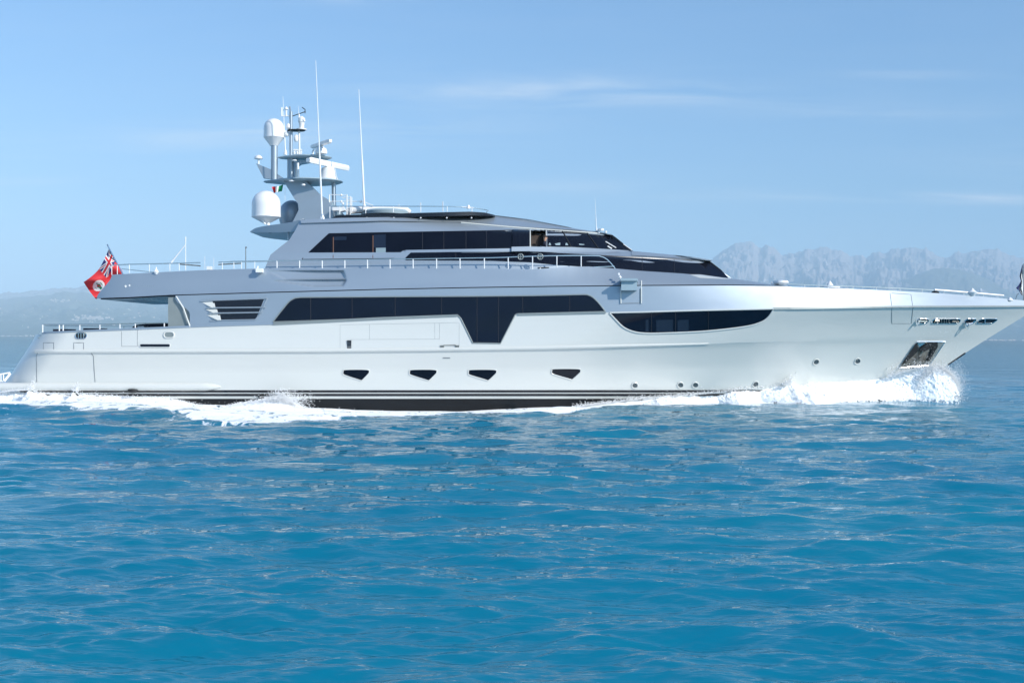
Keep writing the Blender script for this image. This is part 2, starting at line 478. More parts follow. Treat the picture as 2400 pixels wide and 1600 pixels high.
shell('overhang_underside', 240, 420, lambda u: vC(u) - 1.5, lambda u: vC(u) + 1.6, lambda u, v: W(u, v) + .35, [0, 1], 'under', Y, du=8)
shell('bow_bulwark', 1844, 2462, vT, lambda u: vA(u) - .2, W, [i / 10 for i in range(11)], 'silver', Y, du=4)
# silver/steel line between hull and superstructure
sheet('knuckle_strip', [(640, 756.5), (900, 743.5), (1072, 736.5), (1072.5, 736.5)], [(640, 761), (900, 748), (1072.5, 741)], W, .05, 'grey', Y, thick=.12, rows=1)
sheet('knuckle_strip', [(1214, 734), (1420, 730)], [(1214, 738.5), (1420, 734)], W, .05, 'grey', Y, thick=.12, rows=1)
sheet('knuckle_strip', [(1812, 720.5), (2100, 716.5), (2455, 715.5)], [(1812, 725.5), (2100, 720.5), (2455, 719)], W, .03, 'grey', Y, thick=.1, rows=1)
# after bulkhead of the main deck saloon
MB().box((P(396, 0, 1.0)[0], 1.0, P(0, 768, 1.0)[2]), (P(470, 0, 1.0)[0], 8.0, P(0, 698, 1.0)[2])).build('saloon_bulkhead', 'grey', Y)
sheet('wing_screen', [(394, 697), (452, 694)], [(394, 769), (452, 766)], lambda u, v: W(max(u, 460), v), -.12, 'grey', Y, thick=.05)
MB().tube(line3([(413, 695), (430, 722), (438, 745), (446, 767)], W, .0), .035, 6).build('wing_edge', 'white', Y)

# windows ------------------------------------------------------------
def window(name, top, bot, offf, glass='glass', eps=.012, rimr=.028, rimm='white', mull=(), closed=None, lab=None, sides=True):
    o = sheet(name, top, bot, offf, eps, glass, Y, thick=.05)
    if lab: o['label'] = lab
    if rimr:
        loop = list(top) + [p for p in reversed(bot)]
        l2 = [loop[0]]
        for p in loop[1:]:
            if math.hypot(p[0] - l2[-1][0], p[1] - l2[-1][1]) > .5: l2.append(p)
        rim('window_frame', l2, offf, eps * .5, rimr, rimm, o, step=10)
    if mull:
        tf, bf = interp(top), interp(bot)
        for mu in mull:
            MB().tube(line3([(mu, tf(mu) + 1), (mu, bf(mu) - 1)], offf, eps + .004, 6), .014, 5).build('mullion', 'seamline', o)
    return o
M['portglass'] = mat('grey_port_glass', (.07, .09, .10), .15)
M['seamline'] = mat('window_joint', (.018, .018, .024), .5)
M['brownline'] = mat('wood_mullion', (.16, .08, .05), .5)
# main saloon band with its trapezoid drop
top = smooth([(640, 754), (652, 738), (668, 718), (680, 705), (692, 698.5)], 5) + [(705, 697), (900, 695.5), (1100, 694.5), (1250, 693), (1368, 690.5)] + \
      smooth([(1376, 690.8), (1388, 696), (1402, 709), (1418, 729)], 5)
bot = [(640, 754.5), (800, 749), (900, 744), (1072, 738), (1080, 746), (1108, 803.5), (1173, 804.5), (1207, 738), (1212, 735.2), (1300, 733), (1418, 730)]
window('saloon_window', top, bot, lambda u, v: (W if v < vA(u) else H)(u, v), 'glassb', eps=.02, rimr=.03, rimm='grey',
       mull=(728, 825, 926, 1035, 1118, 1168, 1225, 1335))
# big hull window forward of it
top = [(1429, 733), (1500, 731.5), (1600, 728.5), (1700, 726), (1813, 723.5)]
bot = smooth([(1429, 734), (1445, 751), (1462, 767), (1485, 777), (1510, 780.5), (1550, 780.5), (1650, 776), (1740, 766), (1780, 756), (1800, 743), (1813, 724)], 5)
fw = window('hull_window', top, bot, H, 'glassb', eps=.02, rimr=.04, mull=(1527, 1583, 1660))
for a, b in ((1513, 1520), (1538, 1577), (1588, 1614)):
    sheet('blind', [(a, 750), (b, 749)], [(a, 777), (b, 777)], H, .023, M['blindb'] if 'blindb' in M else M.setdefault('blindb', mat('curtain_behind_glass', (.011, .018, .034), .25)), fw, thick=.002, mirror=False)
# louvred vent
ventr = [(500, 704), (616, 700.5)]
vt = sheet('side_vent', [(498, 705), (618, 701.5)], [(498, 706), (516, 749), (600, 747), (618, 702.5)], W, .02, 'black', Y, thick=.03)
for a, b, v1, v2 in ((484, 622, 721.5, 720), (489, 614, 734, 732)):
    MB().tube(line3([(a, v1), (b, v2)], W, .05), .035, 6).build('slat', 'silver', vt)
mb = MB(); mb.tube(line3([(470, 705.5), (500, 703.5), (626, 699)], W, .02), .04, 6); mb.tube(line3([(626, 699), (608, 738), (598, 749)], W, .02), .03, 6)
mb.tube(line3([(492, 752), (515, 750.5), (598, 749)], W, .02), .03, 6)
mb.build('vent_frame', 'silver', vt)
mb = MB()
for (a, b), (c, d) in (((474, 709), (502, 721)), ((478, 724), (508, 734)), ((482, 737), (515, 750))):
    mb.prism([P(a, b, W(a, b)), P(c, b - 2, W(c, b) - .01), P(c + 3, d, W(c, d) - .05), P(c - 6, d, W(c, d) - .10)], (0, .1, 0))
mb.build('vent_scoop', 'white', vt)

# trapezoid portholes and round ports
for (u, k) in ((835, 1.0), (992, 1.04), (1131, 1.07), (1327, 1.1)):
    w_ = 29 * k; yy = 877 if u < 1300 else 875
    out_ = smooth([(u - w_, yy - 6), (u - w_ + 5, yy - 10.5), (u + w_ - 6, yy - 10.5), (u + w_, yy - 5), (u + w_ - 3, yy), (u + w_ * .52, yy + 11), (u + w_ * .38, yy + 13.5), (u + w_ * .2, yy + 12), (u - w_ + 4, yy + 2), (u - w_ - 1, yy - 3), (u - w_, yy - 6)], 4)
    out_ = [(u + (a - u) * 1.06, yy - 1 + (b - yy + 1) * 1.08) for a, b in out_]
    f = [P(a, b, H(a, b) - .012) for a, b in out_[:-1]]
    o = MB().prism(f, (0, .03, 0)).build('porthole', 'glass', Y, sharp=30)
    rim('porthole_rim', out_[:-1], H, .004, .030, 'white', o, step=4)
def ringpts(u, v, a, b, n=18, sk=0.0):
    return [(u + a * math.cos(2 * math.pi * k / n) + sk * math.sin(2 * math.pi * k / n), v + b * math.sin(2 * math.pi * k / n)) for k in range(n)]
for u, v, a in ((1488, 903, 7.2), (1595, 902, 7.2), (1630, 902, 7.2), (1771, 900, 7), (1913, 848, 7), (2010, 846, 6.8)):
    pts = ringpts(u, v, a, 6.6, sk=-1.5 if u > 1700 else 0)
    o = MB().prism([P(x, y, H(x, y) - .012) for x, y in pts], (0, .03, 0)).build('round_port', 'portglass', Y)
    rim('port_rim', pts, H, .01, .03, 'white', o, step=4)
# panel joints in the topsides (doors, hatches, garage)
def joints(name, lines, offf=H, r=.010, m='seam', eps=.0):
    mb = MB()
    for l in lines: mb.tube(line3(l, offf, eps, 10), r, 5)
    return mb.build(name, m, Y)
joints('garage_door', [[(86, 895), (86, 832), (88, 826), (94, 819.5), (212, 819.5)], [(213, 826), (219, 834), (221, 870), (223, 895)],
                       [(102, 819), (102, 803), (126, 803), (126, 819)], [(173, 819), (173, 803), (196, 803), (196, 819)]], r=.016)
joints('side_hatch', [[(285, 811.5), (322, 811.5)], [(285, 776), (285, 811)], [(322, 773), (322, 811)]], r=.009)
hd = joints('folding_balcony_door', [[(797, 816), (797, 761), (1076, 756), (1076, 812)], [(866, 760), (866, 795)], [(820, 795.5), (1030, 794.5)], [(1030, 757), (1030, 795)], [(1019, 757), (1019, 794)], [(1038, 812), (1076, 811)]], r=.0045)
joints('boarding_gate', [[(1455, 668), (1455, 711), (1500, 710.5), (1500, 668)]], W, .016)
joints('bow_hatch', [[(2086, 687), (2090, 716)], [(2090, 719), (2090, 758), (2136, 758), (2140, 719)], [(2090, 687), (2135, 690), (2139, 716)]], lambda u, v: (W if v < vA(u) else H)(u, v), .013)
for u in (1455, 1503): MB().tube(line3([(u, 658 if u > 1480 else 675), (u, 711)], W, .03), .032, 6).build('boarding_gate_post', 'white', Y)
def pill(name, u0, u1, v0, v1, offf, m, rimm='chrome', rr=.03, slope=0.0, eps=.015):
    b = (v1 - v0) / 2; n = 8; c0, c1, vm = u0 + b, u1 - b, (v0 + v1) / 2
    pts = [(c1 + b * math.cos(a) - slope * b * math.sin(a), vm + b * math.sin(a)) for a in [(-math.pi / 2 + math.pi * k / n) for k in range(n + 1)]]
    pts += [(c0 - b * math.cos(a) + slope * b * math.sin(a), vm - b * math.sin(a)) for a in [(-math.pi / 2 + math.pi * k / n) for k in range(n + 1)]]
    o = MB().prism([P(x, y, offf(x, y) - eps) for x, y in pts], (0, .03, 0)).build(name, m, Y)
    if rr: rim('chrome_rim', pts, offf, eps, rr, rimm, o, step=5)
    return o, pts
f1, _ = pill('fairlead', 177, 203, 780.5, 793.5, H, 'rubber', 'chrome', .03)
f2, _ = pill('fairlead', 384, 408, 777.5, 791.5, H, 'grey', 'white', .035)
pill('exhaust_slot', 327, 399, 805.5, 813.5, H, 'black', 'white', .02)
mb = MB()
for u in (184, 190, 196): mb.tube([P(u, 781, H(u, 787) - .03), P(u, 793, H(u, 787) - .03)], .035, 6)
mb.build('bollard', 'chrome', f1)
bowf = []
for a, b, s_ in ((2148, 2176, .5), (2185, 2250, .5), (2261, 2286, .8), (2292, 2334, 1.2)):
    o, _ = pill('bow_fairlead', a, b, 747, 757.5, H, 'black', 'chrome', .03, slope=s_)
    bowf.append(o)
mb = MB(); mb.tube(ringpts_ := [P(2150 + 2 * math.cos(t), 754 + 7 * math.sin(t), H(2152, 754) - .1) for t in frange(0, 6.0, .5)], .03, 6)
mb.tube([P(2152, 752, H(2152, 752) - .12), P(2172, 753, H(2172, 753) - .08)], .045, 6); mb.tube([P(2156, 746, H(2156, 746) - .05), P(2156, 758, H(2156, 758) - .08)], .04, 6)
mb.build('roller', 'chrome', bowf[0])
mb = MB()
for u in (2207, 2213, 2218, 2224): mb.tube([P(u, 748, H(u, 748) - .04), P(u, 757, H(u, 757) - .04)], .022, 6)
mb.tube([P(2190, 752, H(2190, 752) - .03), P(2200, 752, H(2200, 752) - .03)], .07, 8)
mb.tube([P(2232, 753, H(2232, 753) - .03), P(2246, 753, H(2246, 753) - .03)], .03, 6)
mb.build('mooring_bollard', 'steel', bowf[1])
mb = MB()
mb.tube([P(2262, 756, H(2262, 756) - .09), P(2264, 762, H(2264, 760) - .12), P(2280, 757, H(2280, 757) - .1), P(2284, 751, H(2284, 750) - .06)], .05, 6)
mb.tube([P(2268 + 4.5 * math.cos(t), 764 + 6.5 * math.sin(t), H(2268, 760) - .16) for t in frange(-1.2, 4.4, .4)], .028, 6)
mb.build('mooring_shackle', 'chrome', bowf[2])
MB().tube([P(2309, 748, H(2309, 748) - .04), P(2309, 757, H(2309, 757) - .04)], .022, 6).build('divider', 'chrome', bowf[3])

# anchor pocket: polished, stained steel plate set in the flare, anchor stowed in it
def pk(a, b, dpt): return P(a, b, H(a, b) + dpt)
pts = pocket_poly
plate = MB().prism([pk(a, b, -.02) for a, b in pts], (0, .05, 0)).build('anchor_pocket', 'steel', Y)
rim('pocket_rim', pts, H, .03, .03, 'chrome', plate)
anch = MB()
anch.prism([pk(2148, 803, -.05), pk(2152, 822, -.05), pk(2122, 850, -.05), pk(2112, 855, -.05)], (-.0, -.05, 0))
anch.build('anchor_fluke', 'rubber', plate)
MB().prism([pk(2176, 802, -.06), pk(2196, 802, -.06), pk(2197, 812, -.09), pk(2177, 845, -.06), pk(2172, 845, -.06), pk(2186, 812, -.06), pk(2158, 828, -.1), pk(2154, 818, -.08)], (0, -.08, 0)).build('anchor_shank', 'rubber', plate)
MB().prism([pk(2150, 803, -.04), pk(2177, 803, -.04), pk(2155, 818, -.04)], (0, -.04, 0)).build('anchor_palm', 'chrome', plate)
MB().tube([pk(2163, 822, -.2), pk(2158, 829, -.18), pk(2157, 840, -.1)], .045, 6).build('anchor_shackle', 'steel', plate)
MB().prism([pk(2199, 803, -.035), pk(2212, 803, -.035), pk(2180, 853, -.035), pk(2174, 851, -.035), pk(2186, 835, -.035), pk(2193, 818, -.035)], (0, .02, 0)).build('polished_edge', 'grey', plate)
# stem guard
MB().tube([P(2262, 827, 4.5), P(2222, 854, 4.5)], .05, 6).build('stem_guard', 'black', Y)
# small vents in the balcony door and quarter
mb = MB()
for k in range(6): mb.box((P(814, 0, 0)[0], H(819, 805) - .03, P(0, 797.5 + k * 3.2, 0)[2] - .045), (P(824, 0, 0)[0], H(819, 805) + .05, P(0, 797.5 + k * 3.2, 0)[2]))
mb.build('door_vent', 'black', Y)
mb = MB()
for u in (1032, 1067): mb.box((P(u, 0, 0)[0], H(u, 811) - .03, P(0, 814.5, 0)[2]), (P(u + 9, 0, 0)[0], H(u, 811) + .05, P(0, 809, 0)[2]))
mb.tube([P(1040, 809, H(1040, 809) - .01), P(1068, 808.5, H(1060, 809) - .01)], .02, 5)
mb.build('door_hinge', 'steel', Y)
MB().box((P(1038, 0, 0)[0], H(1045, 838) - .015, P(0, 839.5, 0)[2]), (P(1055, 0, 0)[0], H(1045, 838) + .1, P(0, 837.5, 0)[2])).build('drain_slot', 'seam', Y)
# soot and a scupper at the exhaust aft of the bumper
MB().lathe(P(311, 916, .1), [(.02, -.09), (.20, -.07), (.26, 0), (.2, .08), (.02, .1)], 12).build('exhaust_outlet', 'rubber', Y)
MB().lathe(P(612, 930, .15), [(.02, -.12), (.12, -.08), (.16, 0), (.1, .08), (.02, .1)], 12).build('water_outlet', 'rubber', Y)
# ------------------------------------------------------------------ upper house, wheelhouse, roof
def house(Bh, L, p, nose, slope, vref):
    def f(u, v):
        t = max(0, min(1, (nose(v) - u) / L))
        hb = Bh * (1 - (1 - t) ** p) - slope * (vref - v)
        return YC - max(0, hb)
    return f
noseL = interp([(590, 1560), (600, 1612), (612, 1666), (632, 1690), (655, 1718)])
G1 = house(3.75, 620, 2.6, noseL, .004, 655)
vL = interp([(600, 592.5), (1150, 590.5), (1240, 588.5), (1300, 590), (1400, 591), (1478, 589), (1560, 598.5), (1620, 605.5), (1666, 611), (1720, 652)])
vLb = interp([(600, 640), (1250, 640), (1350, 634), (1450, 638), (1550, 645), (1718, 655)])
endU = interp([(512, 707), (520, 702), (540, 692), (562, 678), (580, 655), (597, 634), (628, 621), (660, 619)])
def cut_aft(u, v):
    lo = endU(v)
    return u if u > 760 else lo + (u - 619) * (760 - lo) / (760 - 619.0)
shell('deckhouse', 619, 1718, vL, vLb, G1, [i / 10 for i in range(11)], 'silver', Y, du=5, umin=lambda u, v: min(cut_aft(u, v), noseL(v)))
# wheelhouse level
noseW = interp([(505, 1180), (541, 1405), (549, 1436), (560, 1450), (587, 1484), (596, 1500)])
_g2 = house(3.45, 430, 2.3, noseW, .006, 592)
def G2(u, v): return _g2(u, v)
def G2d(u, v): return _g2(u, v) + (.85 if 1243 < u < 1281 and 541 < v < 578 else 0)
vR = interp([(600, 514), (760, 513), (790, 511), (1130, 505), (1160, 504.5), (1240, 514.5), (1350, 536), (1420, 546), (1437, 551), (1486, 590)])
shell('wheelhouse', 619, 1486, vR, lambda u: vL(u) + 1, G2d, [i / 40 for i in range(41)], 'silver', Y, du=5, breaks=(1242.9, 1243.1, 1280.9, 1281.1), umin=lambda u, v: min(cut_aft(u, v), noseW(v)))
# brow that stands proud of the wheelhouse glass, with its groove
sheet('roof_brow', [(705, 516), (1130, 505.5), (1160, 505), (1240, 514.5), (1350, 536), (1415, 545.5), (1434, 550)],
      [(705, 523), (900, 517), (1100, 520.5), (1200, 530), (1350, 539), (1434, 551)], G2, .10, 'silver', Y, thick=.3, rows=4)
rim('groove_line', [(770, 521), (900, 517.5), (1100, 521.5), (1200, 530.5), (1300, 537), (1400, 545)], G2, .085, .015, 'seam', Y, closed=False)
rim('light_strip', [(1080, 521.5), (1200, 532), (1300, 539.3), (1400, 546.5)], G2, .1, .03, 'white', Y, closed=False)
# white ledge under the wheelhouse windows
sheet('wheelhouse_ledge', [(1241, 578.5), (1300, 578.5), (1400, 582.5), (1460, 586), (1482, 588)], [(1241, 589), (1300, 591), (1400, 593.5), (1482, 598)], G2, .10, 'silver', Y, thick=.6, rows=2)
sheet('ledge_strip', [(950, 586), (1100, 583.5), (1200, 582)], [(950, 591.5), (1100, 590), (1200, 588.5)], G2, .03, 'silver', Y, thick=.3, rows=1)
sheet('coach_roof_edge', [(1480, 588), (1560, 595.5), (1620, 602.5), (1667, 609.5)], [(1480, 598), (1560, 602.5), (1620, 607), (1667, 611.5)], G1, .09, 'silver', Y, thick=.4, rows=2)
# windows
saloon2 = window('sky_lounge_window', [(708, 607), (734, 582), (771, 547.5), (900, 545), (1100, 541.5), (1200, 539.5)],
       [(708, 608), (922, 605.5), (932, 596), (944, 586.5), (1100, 583.5), (1200, 581.5)], G2, 'glass', rimr=.02, rimm='black',
       mull=(990, 1040, 1092, 1140))
for u in (781, 874):
    MB().tube(line3([(u, 556 if u < 800 else 552), (u, 604.5)], G2, .02), .022, 5).build('mullion', 'brownline', saloon2)
sheet('blind', [(880, 581), (904, 580.5)], [(881, 604), (904, 604)], G2, .018, 'blind', saloon2, thick=.003, mirror=False)
sheet('blind', [(876, 550), (904, 549.5)], [(876, 580), (904, 580)], G2, .016, 'blindb', saloon2, thick=.003, mirror=False)
sheet('blind', [(783, 555), (812, 554)], [(783, 563), (812, 562.5)], G2, .016, 'blindb', saloon2, thick=.003, mirror=False)
window('bridge_deck_window', [(951, 604), (963, 592.5), (1150, 590.8), (1240, 589.5), (1300, 593), (1350, 595.5), (1500, 603), (1600, 608.5), (1664, 612.5)],
       [(951, 609), (1150, 610.5), (1240, 614), (1300, 620), (1350, 623.5), (1450, 630), (1500, 634.5), (1600, 641), (1664, 647)], G1, 'glass', rimr=.015, rimm='black', mull=(1068, 1505, 1580))
sheet('bridge_deck_windscreen', [(1664, 612.5), (1690, 632), (1706, 649.5)], [(1664, 647), (1706, 652)], G1, .012, 'glassb', Y, rows=8, du=3)
sheet('windscreen_base', [(1618, 643), (1640, 643), (1712, 653)], [(1618, 644), (1640, 651), (1690, 653.5), (1712, 654)], lambda u, v: W(u, v), .02, 'white', Y, thick=.1)
# sliding wheelhouse door, shut panel proud of the side, open gap ahead of it
sdr = sheet('sliding_door', [(1201, 537.5), (1241, 537)], [(1201, 580), (1241, 579.5)], G2, .10, 'glass', Y, thick=.05, mirror=False)
sheet('door_sill', [(1199, 578.5), (1242, 577.5)], [(1199, 588.8), (1242, 588.5)], G2, .16, 'silver', Y, thick=.2, mirror=False)
rim('door_jamb', [(1242.5, 540), (1242.5, 579)], G2, .06, .03, 'white', Y, closed=False)
sheet('wheelhouse_doorway', [(1243, 541), (1281, 540)], [(1243, 578), (1281, 578)], lambda u, v: G2(u, v) + .83, .008, 'inside', Y, thick=.02, mirror=False)
rim('door_jamb', [(1280, 540), (1280, 555)], G2, .04, .022, 'white', Y, closed=False)
wh = window('wheelhouse_window', [(1283, 540.5), (1320, 540.5), (1400, 544), (1430, 549), (1436, 551.5)], [(1283, 578), (1340, 578.5), (1400, 582), (1436, 584.5)],
            G2, 'glass', rimr=.015, rimm='black')
wf = sheet('wheelhouse_windscreen', [(1436, 551.5), (1444, 557), (1480, 586.5)], [(1436, 584.5), (1480, 587)], G2, .012, 'glass', Y, rows=6, du=3)
for a, b in (((1318, 541), (1338, 578)), ((1374, 543), (1402, 582))):
    MB().tube(line3([a, b], G2, .02), .035, 5).build('window_pillar', 'rubber', wh)
for q in (((1287, 570), (1289, 568.5), (1292, 574), (1286, 574.5)), ((1300, 571), (1313, 568.5), (1313, 574.5), (1303, 574.5)), ((1326, 569.5), (1329, 569.5), (1332, 574.5), (1325, 574.5)),
          ((1357, 571), (1370, 572.5), (1369, 574), (1358, 574))):
    MB().prism([P(a, b, G2(a, b) - .014) for a, b in q], (0, .004, 0)).build('pale_mark' if 0 else 'pale_shape', 'blind', wh)  # small pale shapes laid on the wheelhouse glass
rim('wiper', [(1419, 566), (1444, 581)], G2, .08, .028, 'gel', Y, closed=False)
rim('wiper', [(1424, 577), (1434, 583)], G2, .10, .04, 'gel', Y, closed=False)
rim('wiper', [(1461, 572), (1481, 586)], G2, .06, .022, 'gel', Y, closed=False)

# roof wing aft that carries the radomes
def wing(u, v):
    t = max(0, min(1, (u - 585) / 130.0)); return YC - (1.3 + 1.75 * t ** .6)
shell('roof_wing', 586, 716, interp([(586, 542.5), (597, 535), (612, 531), (650, 525.5), (680, 521.5), (700, 516), (716, 514)]),
      interp([(586, 544), (650, 545), (716, 541)]), wing, [0, .3, .6, 1], 'silver', Y, du=4)
rim('wing_post', [(676, 545), (676, 562)], lambda u, v: 2.3, 0, .05, 'gel', Y, closed=False)
MB().lathe(P(634, 545, 2.6), [(.09, -.03), (.09, .02), (.02, .03)], 12).build('downlight', 'rubber', Y)

# sun deck: dark wind screen, furniture, rails
DK = lambda u, v: YC - min(2.7, .2 + 2.5 * math.sqrt(max(0, 1 - max(0, (u - 1000) / 165.0) ** 2)))
shell('sun_deck_windscreen', 778, 1160, interp([(778, 511), (790, 505), (830, 503), (1000, 498.5), (1100, 496), (1135, 498), (1160, 504)]),
      interp([(778, 513.5), (900, 510.5), (1100, 505), (1160, 506)]), DK, [0, .5, 1], 'black', Y, du=4)
mb = MB()
mb.lathe(P(905, 505, 4.2), [(1.25, 0), (1.28, .15), (1.2, .22), (.9, .27)], 32)
mb.build('whirlpool_surround', 'under', Y)  # darker greenish colour stands in for shade on the pale disc
mb = MB(); mb.tube([P(815, 505, 3.8), P(818, 494, 3.8), P(855, 491, 3.8), P(955, 494, 3.8), P(962, 498, 3.8)], [.1, .18, .2, .18, .1], 10)
mb.build('sun_pad', 'gel', Y)
def posts(name, top, bases, off, r=.017, rr=.024, m='chrome', post_m=None, top2=None, own=True):
    o = MB().tube([P(u, v, off(u, v)) for u, v in top], rr, 6).build(name, m, Y)
    if top2:
        MB().tube([P(u, v, off(u, v)) for u, v in top2], r, 6).build('lower_rail', m, o)
    tf = interp(top)
    for u, v in bases:
        MB().tube([P(u, tf(u), off(u, tf(u))), P(u, v, off(u, tf(u)))], r, 6).build('post', post_m or m, o)
    return o
rail_top = [(771, 483.5), (1000, 483.5), (1060, 484), (1110, 487), (1135, 491), (1145, 493.5), (1140, 498)]
posts('sun_deck_rail', rail_top, [(773, 511), (796, 502), (857, 500), (922, 498), (986, 497), (1048, 496), (1106, 496)], DK, .02, .022, 'chrome', 'gel')
mb = MB()
for u in (923, 986, 1047, 1105, 860): mb.lathe(P(u, 511, DK(u, 505) - .05), [(.02, -.03), (.05, 0), (.02, .04)], 8)
mb.build('deck_fitting', 'gel', Y)
# antenna masts and clutter behind the rail
for u, v0, v1, o_ in ((986, 475, 492, 3), (1038, 472, 496, 3.2), (935, 479, 482, 4)):
    MB().tube([P(u, v1, o_), P(u, v0, o_)], .022, 6).build('rail_light_mast', 'gel', Y)
MB().tube([P(1080, 485, 2.2), P(1110, 487, 2.2)], .03, 6).tube([P(1098, 481, 2.2), P(1098, 489, 2.2)], [.05, .1], 8).build('searchlight', 'gel', Y)
mb = MB(); mb.box((P(780, 0, 3)[0], 2.9, P(0, 494, 3)[2]), (P(795, 0, 3)[0], 3.5, P(0, 486, 3)[2])); mb.prism([P(795, 487, 3), P(805, 484, 3), (P(809, 493, 3)), P(797, 496, 3)], (0, .5, 0))
mb.build('life_raft_canister', 'gel', Y)
mb = MB()
for u, a, b in ((813, 456, 503), (821, 460, 503), (772, 456, 483), (824, 462, 500)): mb.tube([P(u, b, 3.6), P(u, a, 3.6)], .03, 6)
for a, b in (((772, 456), (812, 458)), ((772, 472), (850, 472)), ((802, 464), (822, 461)), ((813, 468), (821, 468)), ((813, 478), (821, 478)), ((813, 488), (821, 488)), ((850, 472), (875, 482))): mb.tube([P(*a, 3.6), P(*b, 3.6)], .018, 6)
for a in ((800, 456), (800, 471), (846, 471), (804, 476)): mb.lathe(P(a[0], a[1] + 2, 3.5), [(.02, -.06), (.07, 0), (.02, .08)], 8)
mb.build('stair_rail', 'gel', Y)
# small fittings on the wheelhouse roof
MB().tube([P(1404, 547, 4.3), P(1402, 537, 4.3)], .05, 6).tube([P(1409, 541, 4.3), P(1409, 536, 4.3)], .14, 8).tube([P(1420, 546, 4.3), P(1420, 541, 4.3)], .06, 6).build('navigation_light', 'gel', Y)

# ------------------------------------------------------------------ radar mast
C4 = 4.5
def px(u, v, o=C4): return Vector(P(u, v, o))
def wpx(n, o=C4): return n * (D0 + o) / F
MB().prism([px(a, b, 3.9) for a, b in ((664, 424), (716, 424), (751, 458), (697, 476), (690, 466))], (0, 1.2, 0)).build('mast_pylon', 'silver', Y)
MB().prism([px(a, b, 3.4) for a, b in ((698, 474), (751, 457), (768, 467), (778, 486), (781, 512), (716, 524), (684, 524), (700, 492))], (0, 2.2, 0)).build('mast_base', 'silver', Y)
MB().prism([px(a, b, 4.2) for a, b in ((776, 472), (790, 486), (806, 503), (782, 506))], (0, .5, 0)).build('mast_fairing', 'under', Y)
def disc(name, u0, u1, v, ry, th, m='silver', taper=0.0):
    c = px((u0 + u1) / 2, v); rx = wpx((u1 - u0) / 2); n = 48; mb = MB(); vs = []
    for zz, k in ((-th / 2, .93), (0, 1), (th / 2, .97)):
        for i in range(n):
            a = 2 * math.pi * i / n; x = math.cos(a)
            yy = math.sin(a) * ry * (1 - taper * max(0, -x) ** 1.2)
            vs.append((c.x + rx * x * k, c.y + yy * k, c.z + zz))
    fs = [tuple(range(n)), tuple(2 * n + i for i in range(n))]
    for r_ in range(2):
        for i in range(n): fs.append((r_ * n + i, r_ * n + (i + 1) % n, (r_ + 1) * n + (i + 1) % n, (r_ + 1) * n + i))
    return mb.add(vs, fs).build(name, m, Y)
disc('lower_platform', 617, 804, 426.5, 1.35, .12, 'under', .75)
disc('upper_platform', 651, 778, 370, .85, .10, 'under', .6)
disc('crosstree', 673, 716, 306, .3, .05, 'rubber')
mb = MB(); mb.tube([px(681, 424), px(681, 372)], .17, 14); mb.tube([px(692, 424), px(692, 384), px(700, 376)], .12, 10)
mb.build('mast_column', 'silver', Y)
MB().tube([px(682, 370), px(682, 262)], .085, 12).tube([px(681, 262), px(679, 250)], .05, 6).build('topmast', 'silver', Y)
MB().tube([px(699, 424, 4), px(698, 382, 4)], .06, 8).build('support_post', 'gel', Y)
MB().tube([px(702, 366), px(701, 308)], .05, 8).build('support_post', 'gel', Y)
MB().tube([px(783, 486), px(782, 424)], .11, 12).build('support_post', 'silver', Y)
mb = MB(); mb.prism([px(a, b, 4.3) for a, b in ((690, 377), (740, 374), (728, 380), (704, 384), (692, 392))], (0, .35, 0)); mb.build('platform_bracket', 'silver', Y)
def dome(name, u, vtop, vbot, vcone, w_, m='gel', off=C4, wc=8):
    c = px(u, vbot, off); r = wpx(w_, off); h = wpx(vbot - vtop, off); hc = wpx(vcone - vbot, off)
    prof = [(wpx(wc, off), -hc), (r * .93, -.03), (r, 0)]
    hs = h - r * .95
    prof += [(r * .99, .05), (r * .985, hs * .6)]
    for k in range(0, 11):
        a = k / 10 * math.pi / 2; prof.append((max(.01, r * .98 * math.cos(a)), hs + (h - hs) * math.sin(a)))
    return MB().lathe(c, prof, 40).build(name, m, Y, sharp=50)
d1 = dome('satellite_dome', 642, 278, 323, 342, 24, wc=9)
MB().tube([px(643, 424), px(643, 340)], wpx(8), 18).build('dome_pillar', 'silver', Y)
d2 = dome('satellite_dome', 624, 447, 509, 524, 34, off=3.6, wc=6)
MB().tube([px(612, 512, 3.3), px(622, 526, 3.3)], .05, 6).tube([px(628, 528, 3.5), px(628, 518, 3.5)], .09, 8).tube([px(640, 512, 3.6), px(628, 524, 3.5)], .04, 6).build('dome_strut', 'gel', Y)
# grey dome on the far side, half hidden by the mast foot
c = px(684, 508, 5.6); r = wpx(30, 5.6)
prof = [(r * .85, -.45), (r * .97, -.2), (r, .1)] + [(max(.01, r * math.cos(a)), .12 + r * 1.1 * math.sin(a)) for a in frange(.05, math.pi / 2, .14)]
MB().lathe(c, prof, 40).build('satellite_dome', 'silver', Y, 60)
MB().prism([px(a, b, 3.3) for a, b in ((687, 522), (704, 515), (712, 512), (706, 518), (696, 529), (684, 530))], (0, .3, 0)).build('dome_foot', 'gel', Y)
# little dome on its bracket
mb = MB(); mb.prism([px(a, b, 4.4) for a, b in ((600, 383), (637, 398), (640, 420), (618, 418))], (0, .2, 0)); mb.build('dome_bracket', 'silver', Y)
MB().prism([px(a, b, 4.4) for a, b in ((650, 408), (664, 417), (650, 420))], (0, .12, 0)).build('dome_bracket', 'silver', Y)
c = px(606, 372); MB().lathe(c, [(.05, -.28), (.05, -.03), (.2, -.02), (.22, 0), (.19, .1), (.1, .17), (.01, .19)], 20).build('gps_dome', 'gel', Y)
